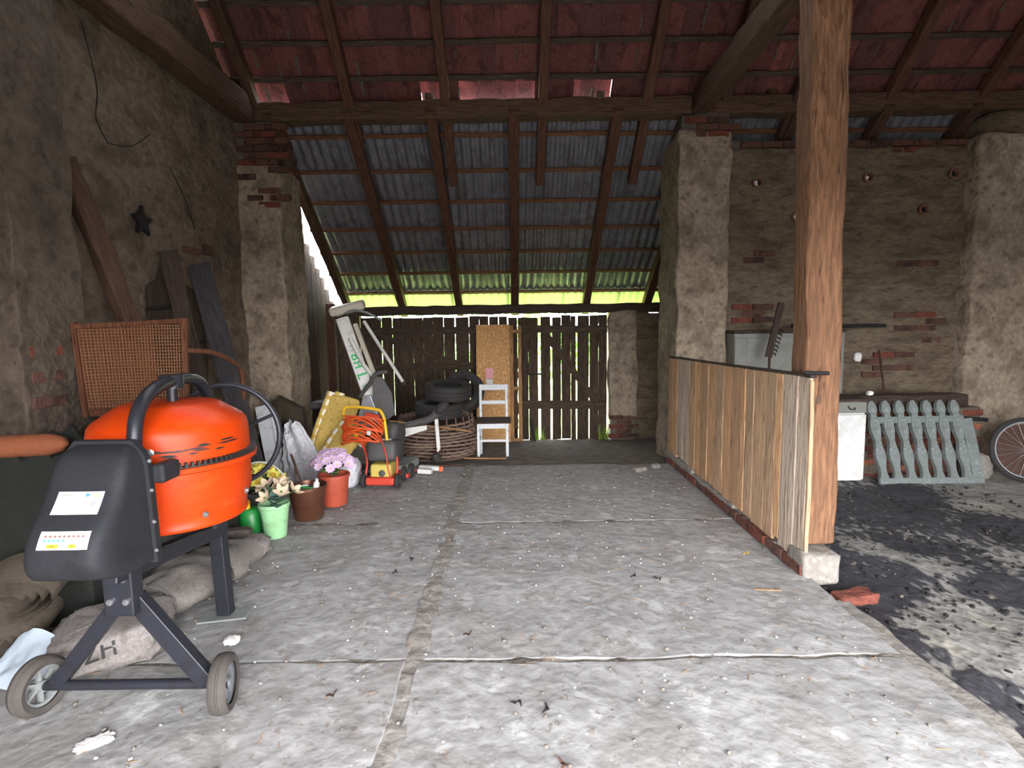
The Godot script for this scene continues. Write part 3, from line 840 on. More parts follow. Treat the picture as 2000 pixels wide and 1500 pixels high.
# ---------- outside, seen through gaps ----------
func build_outside() -> void:
	var y := thing("ground", "pale yard in front of the barn gateway", "ground", Vector3.ZERO, 0.0, "", "structure")
	slab(y, "yard", V(-40, -0.5, 1.3), V(40, -0.12, 60), M.yard, 0.0, 0.0, 0.0)
	var m := thing("ground", "bright meadow behind the plank doors", "ground", Vector3.ZERO, 0.0, "", "structure")
	slab(m, "meadow", V(-60, -0.8, -70), V(60, -0.33, -9.5), M.meadow, 0.0, 0.0, 0.0)
	slab(m, "side_ground", V(-60, -0.8, -9.5), V(-3.5, -0.33, 1.3), M.meadow, 0.0, 0.0, 0.0)
	slab(m, "side_ground", V(7.1, -0.8, -9.5), V(60, -0.33, 1.3), M.meadow, 0.0, 0.0, 0.0)
	# leafy hedge beyond the meadow
	var leaf := Geo.new()
	surf(leaf, 2, 3, func(u: float, v: float) -> Vector3: return V((u - 0.5) * 0.1 * sin(PI * clampf(v, 0.05, 0.95)), v * 0.13, 0.02 * sin(v * 3.0)))
	var mm := MultiMesh.new()
	mm.transform_format = MultiMesh.TRANSFORM_3D
	mm.mesh = leaf.mesh()
	mm.instance_count = 5000
	for i in 5000:
		var x := R(-14, 14)
		var h := 1.5 + 0.6 * sin(x * 1.3) + 0.4 * sin(x * 3.1)
		mm.set_instance_transform(i, Transform3D(Basis.from_euler(V(R(-2, 2), R(0, TAU), R(-2, 2))).scaled(Vector3.ONE * R(1.2, 2.6)), V(x, -0.3 + h * sqrt(rng.randf()), -17 + R(-0.9, 0.9))))
	var hd := MultiMeshInstance3D.new()
	hd.name = "hedge"
	hd.multimesh = mm
	hd.material_override = M.hedge
	add_child(hd)
	tag(hd, "green leafy hedge glimpsed through the gaps of the plank doors", "hedge", "", "stuff")
	# weeds growing in under the right door leaf
	var blade := Geo.new()
	surf(blade, 1, 4, func(u: float, v: float) -> Vector3: return V((u - 0.5) * 0.012 * (1.0 - v * 0.9), v * 0.2, 0.07 * v * v))
	for s in [[1.53, 0.0, 60], [0.47, 0.0, 40]]:
		var w := MultiMesh.new()
		w.transform_format = MultiMesh.TRANSFORM_3D
		w.mesh = blade.mesh()
		w.instance_count = s[2]
		for i in s[2]:
			w.set_instance_transform(i, Transform3D(Basis.from_euler(V(R(-0.4, 0.4), R(0, TAU), R(-0.3, 0.3))).scaled(Vector3.ONE * R(0.5, 1.3)), V(s[0] + R(-0.1, 0.08), -0.27, -9.14 + R(-0.06, 0.1))))
		var wi := MultiMeshInstance3D.new()
		wi.name = numbered("weeds")
		wi.multimesh = w
		wi.material_override = M.grass
		add_child(wi)
		tag(wi, "tuft of green weeds at the foot of the door beside the pier" if s[0] > 1.0 else "small weeds growing through the wide door gap below the latch", "weeds", "", "stuff")

# ---------- concrete mixer ----------
func build_mixer() -> void:
	var m := thing("concrete_mixer", "orange concrete mixer with black motor cover on two wheels", "mixer")
	var dx := -1.53
	var dzz := -2.45
	var d := at(dx, 0, dzz)
	var drum := part(m, "drum", lathem([Vector2(0.27, 0.80), Vector2(0.288, 0.775), Vector2(0.293, 0.785), Vector2(0.286, 0.80), Vector2(0.29, 0.83), Vector2(0.312, 0.9), Vector2(0.314, 1.02), Vector2(0.34, 1.03), Vector2(0.343, 1.05), Vector2(0.314, 1.056), Vector2(0.312, 1.17), Vector2(0.306, 1.2), Vector2(0.29, 1.222), Vector2(0.2, 1.283), Vector2(0.17, 1.293), Vector2(0.0, 1.296)], 72), M.orange_paint, d)
	part(drum, "mouth_inside", lathem([Vector2(0.27, 0.80), Vector2(0.285, 0.9), Vector2(0.3, 1.0), Vector2(0.0, 1.1)], 40), M.rust)
	var g := Geo.new()
	for i in 92:
		var t := TAU * i / 92
		rbox(g, V(cos(t) * 0.326, 1.062, sin(t) * 0.326), V(0.024, 0.022, 0.011), 0.0, 0.0, 0.0, 1.0, Vector3.ZERO, Basis(Vector3.UP, -t))
	lathe(g, [Vector2(0.318, 1.052), Vector2(0.333, 1.053), Vector2(0.333, 1.058), Vector2(0.318, 1.06)], 60)
	part(drum, "gear_ring", g.mesh(), M.gear_black)
	for a in [-0.62, 0.3, 1.6]:
		part(drum, "bolt", lathem([Vector2(0, 0), Vector2(0.016, 0), Vector2(0.016, 0.004), Vector2(0.009, 0.006), Vector2(0.008, 0.012), Vector2(0, 0.013)], 12), M.chrome, Transform3D(Basis(Vector3.UP, a) * Basis(V(1, 0, 0), PI / 2), V(sin(a) * 0.312, 1.125 if a < 1 else 0.88, cos(a) * 0.312)))
	part(drum, "bolt", lathem([Vector2(0, 0), Vector2(0.014, 0), Vector2(0.01, 0.01), Vector2(0, 0.011)], 10), M.chrome, at(0.24, 0.84, 0.2, 60, 50))
	for i in 16:            # black scuffs above the gear ring
		var a0 := 0.1 + fposmod(i * 0.37, 1.15)
		var yy := 1.085 + 0.035 * absf(sin(i * 2.3)) + 0.02 * a0
		var wd := 0.03 + 0.05 * absf(sin(i * 1.7))
		part(drum, "scuff", surfm(6, 1, func(u: float, v: float) -> Vector3:
			var t := a0 + u * wd / 0.31
			return V(sin(t) * 0.3155, yy + (v - 0.5) * 0.008 * sin(PI * clampf(u, 0.06, 0.94)), cos(t) * 0.3155)), M.gear_black)
	# carrying bow over the drum
	var bow := curve([V(-1.44, 0.9, -2.06), V(-1.44, 1.15, -2.07), V(-1.45, 1.29, -2.12), V(-1.47, 1.36, -2.24), V(-1.5, 1.385, -2.42), V(-1.53, 1.38, -2.62), V(-1.55, 1.33, -2.76), V(-1.56, 1.2, -2.83), V(-1.57, 0.8, -2.86), V(-1.6, 0.56, -2.87)], 6)
	part(m, "carrying_bow", tubem(bow, 0.027, 14), M.black_metal)
	part(m, "pivot_bearing", lathem([Vector2(0, 1.28), Vector2(0.022, 1.28), Vector2(0.022, 1.35), Vector2(0.05, 1.352), Vector2(0.05, 1.405), Vector2(0.046, 1.412), Vector2(0, 1.415)], 20), M.black_metal, at(-1.515, 0, -2.45))
	# tipping hand wheel
	var ring := []
	for i in 48: ring.append(V(cos(TAU * i / 48) * 0.258, sin(TAU * i / 48) * 0.258, 0))
	var hw := part(m, "hand_wheel", tubem(ring, 0.0135, 10, true), M.black_metal, at(-1.46, 1.075, -2.79, 0, 6))
	for a in [0.4, 2.5, 4.6]: part(hw, "spoke", tubem([V(0, 0, 0), V(cos(a) * 0.255, sin(a) * 0.255, 0)], 0.009, 8), M.black_metal)
	part(hw, "hub", lathem([Vector2(0, -0.03), Vector2(0.035, -0.03), Vector2(0.035, 0.03), Vector2(0, 0.03)], 16), M.black_metal, at(0, 0, 0, 90))
	# motor cover
	var prof := [[0.0, 0.17], [0.05, 0.225], [0.14, 0.25], [0.28, 0.245], [0.42, 0.215], [0.55, 0.165], [0.68, 0.125], [0.8, 0.1], [0.9, 0.075], [0.96, 0.05], [1.0, 0.0]]
	var out := func(v: float) -> float:
		for i in prof.size() - 1:
			if v <= prof[i + 1][0]:
				var t: float = (v - prof[i][0]) / (prof[i + 1][0] - prof[i][0])
				var a: float = prof[i][1]
				var b: float = prof[i + 1][1]
				var pa: float = prof[maxi(i - 1, 0)][1]
				var pb: float = prof[mini(i + 2, prof.size() - 1)][1]
				return cubic_interpolate(a, b, pa, pb, t)
		return 0.0
	var skin := func(u: float, v: float, lift := 0.0) -> Vector3:
		var s := clampf(u * 2.0 - 1.0, -1.0, 1.0)
		var half := 0.155 - 0.012 * v
		if v > 0.72: half *= pow(1.0 - pow((v - 0.72) / 0.28 * 0.9, 3.2), 0.36)
		var edge := pow(maxf(0.0, 1.0 - pow(absf(s), 7.0)), 0.3)
		return V(-1.505 + s * half, 0.755 + 0.44 * v, -2.0 + out.call(v) * edge + lift)
	var cov := part(m, "motor_cover", surfm(40, 40, func(u, v): return skin.call(u, v), 0.004), M.black_plastic)
	part(cov, "cover_floor", surfm(20, 4, func(u: float, v: float) -> Vector3:
		var q: Vector3 = skin.call(u, 0.0)
		return V(q.x, q.y, lerpf(-2.0, q.z, 1.0 - v))), M.black_plastic)
	var fo := PackedVector2Array()
	for sd in [1.0, -1.0]:
		for i in 21:
			var t := i / 20.0 if sd > 0 else 1.0 - i / 20.0
			var q: Vector3 = skin.call(1.0 if sd > 0 else 0.0, t)
			fo.append(Vector2(q.x + 0.014 * sd, q.y + (0.012 if t > 0.95 else -0.012 if t < 0.05 else 0.0)))
	part(cov, "flange", prismm(fo, 0.028), M.black_plastic, at(0, 0, -2.012))
	for y in [0.79, 0.9, 1.02, 1.13]: part(cov, "screw", lathem([Vector2(0, 0), Vector2(0.008, 0), Vector2(0.006, 0.005), Vector2(0, 0.006)], 10), M.chrome, at(-1.338, y, -1.998, 90))
	part(cov, "bracket", boxm(V(0.05, 0.075, 0.11), 0.015), M.black_plastic, at(-1.325, 1.075, -2.07))
	# two stickers on its face
	var s1 := Image.create(96, 48, false, Image.FORMAT_RGB8)
	s1.fill(C8(222, 224, 216))
	for i in 5: s1.fill_rect(Rect2i(8, 20 + i * 5, 50 + (i * 37) % 26, 2), C8(168, 170, 166))
	s1.fill_rect(Rect2i(6, 5, 26, 5), C8(150, 154, 150))
	s1.fill_rect(Rect2i(58, 4, 9, 7), C8(84, 132, 176))
	s1.fill_rect(Rect2i(76, 5, 14, 9), C8(206, 206, 140))
	s1.fill_rect(Rect2i(74, 20, 12, 12), C8(150, 150, 150))
	var s2 := Image.create(96, 48, false, Image.FORMAT_RGB8)
	s2.fill(C8(232, 234, 232))
	for i in 9:
		for q in [[9, Color(0.82, 0.45, 0.4), i < 9], [20, Color(0.35, 0.62, 0.86) if i < 5 else Color(0.86, 0.6, 0.55), true]]:
			for yy in 7:
				for xx in 7:
					var r2 := (xx - 3) * (xx - 3) + (yy - 3) * (yy - 3)
					if r2 <= 10: s2.set_pixel(8 + i * 9 + xx, q[0] + yy, q[1] if r2 > 3 or q[0] == 20 else Color(0.3, 0.3, 0.3))
	s2.fill_rect(Rect2i(18, 33, 22, 10), C8(226, 212, 40))
	s2.fill_rect(Rect2i(60, 33, 14, 10), C8(226, 212, 40))
	s2.fill_rect(Rect2i(23, 37, 10, 2), C8(60, 60, 50))
	s2.fill_rect(Rect2i(64, 37, 6, 2), C8(60, 60, 50))
	s2.fill_rect(Rect2i(48, 33, 3, 10), C8(150, 150, 150))
	for q in [[s1, 0.26, 0.8, 0.53, 0.68, 2.0], [s2, 0.27, 0.82, 0.31, 0.43, 1.0]]:
		var mt := mat("sticker_%d" % int(q[5]), Color.WHITE, 0.45)
		mt.albedo_texture = ImageTexture.create_from_image(q[0])
		part(cov, "sticker", surfm(10, 6, func(u: float, v: float) -> Vector3: return skin.call(lerpf(q[1], q[2], u), lerpf(q[3], q[4], v), 0.0025)), mt)
	# frame
	part(m, "frame_beam", boxm(V(0.06, 0.98, 0.075), 0.008), M.black_metal, along(V(-1.57, 0.665, -2.06), V(-1.64, 0.5, -3.02)))
	var leg := part(m, "rear_leg", boxm(V(0.075, 0.5, 0.07), 0.008), M.black_metal, at(-1.635, 0.27, -2.97, 0, 0, 2))
	part(leg, "foot_plate", boxm(V(0.26, 0.012, 0.13), 0.004), M.rim_grey, at(0.0, -0.255, 0.01, 0, 8))
	part(m, "stand_head", boxm(V(0.12, 0.2, 0.07), 0.008), M.black_metal, at(-1.595, 0.56, -2.16))
	for x in [-1.625, -1.56]: part(m, "bolt", lathem([Vector2(0, 0), Vector2(0.015, 0), Vector2(0.013, 0.009), Vector2(0, 0.011)], 8), M.chrome, at(x, 0.525, -2.124, 90))
	part(m, "bolt", lathem([Vector2(0, 0), Vector2(0.015, 0), Vector2(0.013, 0.009), Vector2(0, 0.011)], 8), M.chrome, at(-1.565, 0.62, -2.124, 90))
	part(m, "stand_leg", boxm(V(0.06, 0.5, 0.045), 0.005), M.black_metal, along(V(-1.63, 0.5, -2.19), V(-1.93, 0.14, -2.2), V(0, 0, 1)))
	part(m, "stand_leg", boxm(V(0.075, 0.47, 0.05), 0.005), M.black_metal, along(V(-1.57, 0.51, -2.19), V(-1.3, 0.135, -2.2), V(0, 0, 1)))
	part(m, "axle", tubem([V(-2.03, 0.122, -2.2), V(-1.21, 0.122, -2.2)], 0.021, 12), M.black_metal)
	var tyre := lathem([Vector2(0.083, -0.03), Vector2(0.105, -0.036), Vector2(0.117, -0.026), Vector2(0.121, -0.009), Vector2(0.118, -0.005), Vector2(0.122, 0.0), Vector2(0.118, 0.005), Vector2(0.121, 0.009), Vector2(0.117, 0.026), Vector2(0.105, 0.036), Vector2(0.083, 0.03)], 40)
	var hub := Geo.new()
	lathe(hub, [Vector2(0.07, -0.018), Vector2(0.085, -0.02), Vector2(0.085, 0.02), Vector2(0.07, 0.018), Vector2(0.07, -0.018)], 32)
	lathe(hub, [Vector2(0, -0.03), Vector2(0.024, -0.03), Vector2(0.024, 0.03), Vector2(0.0, 0.03)], 16)
	for i in 6:
		var a := TAU * i / 6
		rbox(hub, V(cos(a) * 0.047, 0, sin(a) * 0.047), V(0.055, 0.022, 0.013), 0.002, 0, 0, 1, Vector3.ZERO, Basis(Vector3.UP, -a))
	for s in [[-2.015, -8.0], [-1.235, 12.0]]:
		var w := part(m, "wheel", tyre, M.rubber_worn, at(s[0], 0.122, -2.2, 0, s[1], 90))
		part(w, "wheel_rim", hub.mesh(), M.rim_grey if s[0] < -2 else M.silver)

# soft heap or sack: an ellipsoid with flat foot and folds
func lump(size: Vector3, folds := 0.1, freq := 2.5, off := 0.0, sq := 0.55, nu := 36, nv := 20) -> ArrayMesh:
	return surfm(nu, nv, func(u: float, v: float) -> Vector3:
		var a := -TAU * u
		var e := lerpf(-PI / 2, PI / 2, v)
		var ce := pow(absf(cos(e)), sq)
		var se := signf(sin(e)) * pow(absf(sin(e)), sq)
		var ca := signf(cos(a)) * pow(absf(cos(a)), sq)
		var sa := signf(sin(a)) * pow(absf(sin(a)), sq)
		var p := V(ca * ce, se, sa * ce)
		var k := 1.0 + folds * wob.get_noise_3d(p.x * freq + off, p.y * freq, p.z * freq) + folds * 0.4 * wob.get_noise_3d(p.x * freq * 4 + off, p.y * freq * 4, p.z * freq * 4)
		return p * size * 0.5 * k)

# ---------- dark heap in the left corner ----------
func build_left_corner() -> void:
	# heap under dark cloth
	var heap := func(x0: float, x1: float, z0: float, z1: float, top: float, seed: float) -> ArrayMesh:
		return surfm(40, 40, func(u: float, v: float) -> Vector3:
			var x := lerpf(x0, x1, u)
			var z := lerpf(z1, z0, v)
			var e := minf(minf(u, 1.0 - u), minf(v, 1.0 - v))
			var h := top * pow(smoothstep(0.0, 0.16, e), 0.6)
			h *= 1.0 + 0.1 * wob.get_noise_2d(x * 2.3 + seed, z * 2.3) + 0.06 * wob.get_noise_2d(x * 9 + seed, z * 9)
			return V(x, h - 0.01, z), 0.004)
	tag(part(self, "tarpaulin_heap", heap.call(-2.8, -2.1, -4.15, -3.26, 0.98, 0.0), M.tarp_dark), "tall heap covered with a dark brown tarpaulin under the cane chair", "heap")
	tag(part(self, "tarpaulin_heap", heap.call(-3.05, -2.3, -3.22, -2.9, 0.98, 9.0), M.tarp_green), "dark greenish tarpaulin heap behind the motor cover", "heap")
	# orange clay pipe roll
	var g := Geo.new()
	tube(g, [V(-3.06, 0, 0), V(-3.0, 0, 0), V(-2.86, 0, 0), V(-2.845, 0, 0), V(-2.83, 0, 0), V(-2.68, 0, 0), V(-2.665, 0, 0), V(-2.65, 0, 0), V(-2.52, 0, 0), V(-2.45, 0, 0), V(-2.43, 0, 0)], [0.03, 0.055, 0.06, 0.05, 0.06, 0.062, 0.052, 0.062, 0.06, 0.04, 0.012], 16)
	tag(part(self, "bolster", g.mesh(), M.orange_top, at(0, 1.09, -3.05, 0, 2, 2)), "dusty orange segmented roll lying on the dark heap", "roll")
	# cane chair on the heap
	var c := thing("cane_chair", "armchair with curved cane webbing back perched on the dark heap", "chair", V(-2.47, 1.06, -3.66), deg_to_rad(6))
	var bend := func(x: float) -> float: return -0.22 * x * x * 2.2
	var pts := []
	for i in 25:
		var x := lerpf(-0.34, 0.34, i / 24.0)
		pts.append(V(x, 0.6 + 0.045 * x, -bend.call(x) * 1.0))
	var fr := Geo.new()
	for k in range(pts.size() - 1):
		var a: Vector3 = pts[k]
		var b: Vector3 = pts[k + 1]
		rbox(fr, (a + b) / 2, V(a.distance_to(b) + 0.006, 0.032, 0.04), 0.004, 0, 0, 1, Vector3.ZERO, Basis(Vector3.UP, -atan2(b.z - a.z, b.x - a.x)))
	part(c, "top_rail", fr.mesh(), M.cane_wood)
	part(c, "side_post", boxm(V(0.03, 0.62, 0.04), 0.005), M.cane_wood, along(pts[24] + V(-0.005, 0, 0), V(0.3, 0.02, 0.05), V(0, 0, 1)))
	part(c, "side_post", boxm(V(0.03, 0.62, 0.04), 0.005), M.cane_wood, along(pts[0], V(-0.32, 0.02, 0.05), V(0, 0, 1)))
	part(c, "seat_frame", boxm(V(0.66, 0.05, 0.5), 0.01), M.cane_wood, at(0, 0.02, -0.2))
	part(c, "arm_rail", tubem(curve([V(0.33, 0.42, 0.06), V(0.42, 0.4, -0.1), V(0.47, 0.33, -0.3), V(0.46, 0.24, -0.5), V(0.45, 0.02, -0.55)], 6), 0.017, 10), M.cane_wood)
	var w := Geo.new()
	for i in 34:
		var x0 := lerpf(-0.325, 0.325, i / 33.0)
		var x1 := lerpf(-0.3, 0.3, i / 33.0)
		tube(w, [V(x0, 0.59, -bend.call(x0)), V((x0 + x1) / 2, 0.31, -bend.call(x0)), V(x1, 0.03, -bend.call(x1))], 0.0042, 4)
	for j in 27:
		var y := lerpf(0.04, 0.585, j / 26.0)
		var q := []
		for i in 15:
			var x := lerpf(-1, 1, i / 14.0) * lerpf(0.3, 0.325, j / 26.0)
			q.append(V(x, y, -bend.call(x) + (0.003 if j % 2 else -0.003)))
		tube(w, q, 0.0042, 4)
	part(c, "cane_webbing", w.mesh(), M.cane)
	# the left half of the back is backed with board
	part(c, "back_board", surfm(12, 4, func(u: float, v: float) -> Vector3:
		var x := lerpf(-0.34, 0.1, u)
		return V(x, lerpf(0.03, 0.58, v), -bend.call(x) - 0.012), 0.008), M.cane_wood)
	tag(part(self, "cloth_bundle", lump(V(0.5, 0.16, 0.3), 0.2, 3.0, 4.0), M.blue_cloth, at(-2.28, 1.03, -3.42)), "dark blue cloth bundle on the heap behind the mixer", "cloth")
	# timbers and boards leaning on the side wall
	tag(timber(self, "leaning_timber", V(-2.98, 2.78, -3.84), V(-2.64, 0.02, -4.65), 0.13, 0.1, M.lean_wood, V(1, 0, 0.3), 0.015, 0.03, 0.1), "rough brown timber leaning behind the plastered pilaster", "timber")
	tag(timber(self, "leaning_board", V(-2.94, 2.24, -5.3), V(-2.42, 0.02, -5.2), 0.19, 0.03, M.slate_board, V(0.3, 0, 1), 0.004, 0.004, 0.3), "slate-grey board leaning against the side wall", "board")
	tag(timber(self, "leaning_board", V(-2.94, 2.3, -4.85), V(-2.6, 0.02, -4.9), 0.14, 0.03, M.dark_wood, V(0.3, 0, 1), 0.004, 0.01, 0.2), "narrow blackened board leaning beside the slate-grey one", "board")
	var pg := PackedVector2Array([Vector2(-0.35, 0), Vector2(-0.36, 0.6), Vector2(-0.33, 1.1), Vector2(-0.2, 1.16), Vector2(-0.12, 1.32), Vector2(0.02, 1.22), Vector2(0.2, 1.14), Vector2(0.4, 1.08), Vector2(0.47, 0.85), Vector2(0.48, 0.4), Vector2(0.46, 0)])
	var dark_patch := thing("dark_wall_patch", "irregular dark panel with hooks added for a dark patch on the side wall", "panel", V(-3.055, 0.9, -5.05))  # added panel stands in for a dark sooty hole in the plaster
	part(dark_patch, "panel", prismm(pg, 0.03), M.dark_wood, Transform3D(Basis(V(0, 0, -1), V(0, 1, 0), V(1, 0, 0)), Vector3.ZERO))
	for q in [[0.35, 0.9], [0.35, 0.55], [-0.15, 0.58]]: part(dark_patch, "hook", tubem(curve([V(0.0, q[1], q[0]), V(0.06, q[1] + 0.01, q[0] - 0.02), V(0.09, q[1] + 0.03, q[0] - 0.16)], 5), 0.016, 6), M.iron)
	# star-shaped wall anchor
	var star := PackedVector2Array()
	for i in 10:
		var a := TAU * i / 10 + PI / 2
		star.append(Vector2(cos(a), sin(a)) * (0.13 if i % 2 == 0 else 0.06))
	tag(part(self, "wall_anchor", prismm(star, 0.03), M.iron, Transform3D(Basis(V(0, 0, -1), V(0, 1, 0), V(1, 0, 0)), V(-3.06, 2.52, -4.72))), "black star-shaped iron wall anchor above the dark panel", "anchor")
	tag(part(self, "square_plate", boxm(V(0.03, 0.1, 0.14), 0.004), M.rust, at(-3.065, 2.42, -5.72)), "small square dark brown plate on the side wall", "plate")  # thin dark brown square standing slightly proud of the wall
	# rolls of sheeting on the floor
	var roll := func(label: String, r: float, length: float, m: Material, xf: Transform3D) -> void:
		var t := thing("sheeting_roll", label, "roll")
		t.transform = xf
		var h := Geo.new()
		var sp := []
		for i in 90:
			var a := i * 0.26
			var rr := r * (0.3 + 0.7 * i / 89.0)
			sp.append(Vector2(cos(a) * rr * 1.35, sin(a) * rr * 0.72))
		surf(h, 89, 6, func(u: float, v: float) -> Vector3:
			var s: Vector2 = sp[int(round(u * 89))]
			return V(s.x, s.y * (1.0 + 0.03 * wob.get_noise_2d(v * 4, u * 3)) + r * 0.72, -v * length + 0.012 * wob.get_noise_2d(u * 6, r * 50)), 0.006)
		part(t, "rolled_sheet", h.mesh(), m)
	roll.call("brownish foil roll with loose loops lying on the other roll", 0.15, 0.42, M.foil_grey, at(-2.36, 0.25, -2.44, 0, 24))
	roll.call("brown foil roll on the floor behind the mixer's wheel", 0.17, 0.4, M.foil_grey, at(-2.52, 0.0, -2.46, 0, 22))
	# printed sack
	var sk := thing("printed_sack", "folded grey sack with dark lettering under the mixer", "sack", V(-2.03, 0.0, -2.66), deg_to_rad(28))
	part(sk, "sack", lump(V(0.5, 0.2, 0.46), 0.14, 3.0, 2.0, 0.5), M.sack_grey, at(0, 0.09, 0))
	var tm := TextMesh.new()
	tm.text = "ZH"
	tm.font_size = 32
	tm.pixel_size = 0.0032
	tm.depth = 0.003
	part(sk, "lettering", tm, M.dark_ink, at(-0.02, 0.12, 0.222, -24, 0, 8))
	# long flattened roll of grey tarpaulin
	var tg := Geo.new()
	var tp := []
	var tr := []
	for i in 14:
		var t := i / 13.0
		tp.append(V(lerpf(-2.0, -1.9, t) + 0.03 * sin(t * 9), 0.11, lerpf(-2.95, -3.62, t)))
		tr.append(0.24 * (0.7 + 0.3 * sin(PI * clampf(t, 0.05, 0.95))) * (1.0 + 0.1 * sin(i * 2.1)))
	tube(tg, tp, tr, 24, false, 0.46)
	for i in tg.v.size():
		var p := tg.v[i]
		tg.v[i] += tg.n[i] * 0.03 * wob.get_noise_3d(p.x * 5, p.y * 5, p.z * 3)
	tg.smooth(0)
	tag(part(self, "tarpaulin_roll", tg.mesh(), M.tarp_grey), "long flattened grey tarpaulin roll lying behind the mixer's rear leg", "tarpaulin")
	tag(part(self, "sack", lump(V(0.36, 0.15, 0.24), 0.2, 3.5, 7.0, 0.75), M.sack_grey, at(-1.95, 0.06, -3.84, 0, 14)), "small lumpy grey sack on the floor beside the mint vase", "sack")
	tag(part(self, "glove", lump(V(0.22, 0.06, 0.1), 0.2, 3.0, 3.0), M.sack_dark, at(-2.0, 0.165, -3.84, 0, 12)), "dark work glove lying on the lumpy grey sack", "glove")
	tag(part(self, "plastic_sheet", surfm(20, 20, func(u: float, v: float) -> Vector3:
		var x := lerpf(-2.42, -2.1, u)
		var z := lerpf(-2.33, -2.52, v)
		return V(x, 0.015 + 0.17 * v * (0.6 + 0.4 * sin(u * 4.0)) + 0.03 * wob.get_noise_2d(x * 6, z * 6), z), 0.002), M.plastic_blue), "pale bluish plastic sheet crumpled behind the mixer's wheel", "plastic sheet")

# ---------- flowers and pots ----------
func bloom(petals: int, r: float, cup: float) -> ArrayMesh:
	var g := Geo.new()
	for i in petals:
		var b := Basis(Vector3.UP, TAU * i / petals)
		surf(g, 2, 3, func(u: float, v: float) -> Vector3:
			var w := sin(PI * clampf(0.12 + v * 0.8, 0, 1)) * r * 0.36
			return b * V((u - 0.5) * 2.0 * w, cup * v * v * r + 0.12 * r * absf(u - 0.5), v * r), 0.0012)
	return g.mesh()

func leafm(l: float, w: float) -> ArrayMesh:
	return surfm(2, 5, func(u: float, v: float) -> Vector3: return V((u - 0.5) * 2.0 * w * sin(PI * clampf(0.08 + v * 0.88, 0, 1)), 0.5 * l * v - 0.35 * l * v * v + 0.1 * w * absf(u - 0.5), v * l), 0.001)

func bouquet(parent: Node3D, count: int, centre: Vector3, spread: Vector3, flower: Mesh, m: Material, eye: Material, er: float, foot: Vector3, leaf: Mesh, lm: Material, leaves: int) -> void:
	var eye_mesh := lathem([Vector2(0, 0), Vector2(er, 0.001), Vector2(er * 0.9, er * 0.6), Vector2(0, er * 0.9)], 10)
	for i in count:
		var a := i * 2.4
		var q := sqrt((i + 0.5) / count)
		var p := centre + V(cos(a) * q * spread.x, spread.y * (1.0 - q * q) + R(-0.01, 0.02), sin(a) * q * spread.z)
		var out := (p - centre + V(0, 0.1, 0.05)).normalized()
		var yb := out
		var xb := yb.cross(V(0.3, 0.2, 1)).normalized()
		var f := part(parent, "flower", flower, m, Transform3D(Basis(xb, yb, xb.cross(yb)).rotated(yb, R(0, 3)).scaled(Vector3.ONE * R(0.85, 1.15)), p))
		part(f, "flower_centre", eye_mesh, eye)
		part(parent, "stalk", tubem([foot, foot.lerp(p, 0.5) + V(0, 0.02, 0), p], 0.003, 5), M.stem)
	for i in leaves:
		var a := i * 2.1 + 0.4
		part(parent, "leaf", leaf, lm, Transform3D(Basis.from_euler(V(R(-0.9, 0.1), a, R(-0.4, 0.4))), foot + V(cos(a) * 0.02, R(0.0, 0.05), sin(a) * 0.02)))

func pot(parent: Node3D, called: String, r0: float, r1: float, h: float, m: Material, rim := 0.01) -> void:
	part(parent, called, lathem([Vector2(0, 0), Vector2(r0 - 0.006, 0), Vector2(r0, 0.008), Vector2(r1 - 0.004, h - 0.03), Vector2(r1 + rim, h - 0.026), Vector2(r1 + rim, h - 0.003), Vector2(r1 + rim - 0.004, h), Vector2(r1 - 0.006, h - 0.002), Vector2(r1 - 0.012, h - 0.03), Vector2(r0 - 0.01, 0.02), Vector2(0, 0.02)], 40), m)

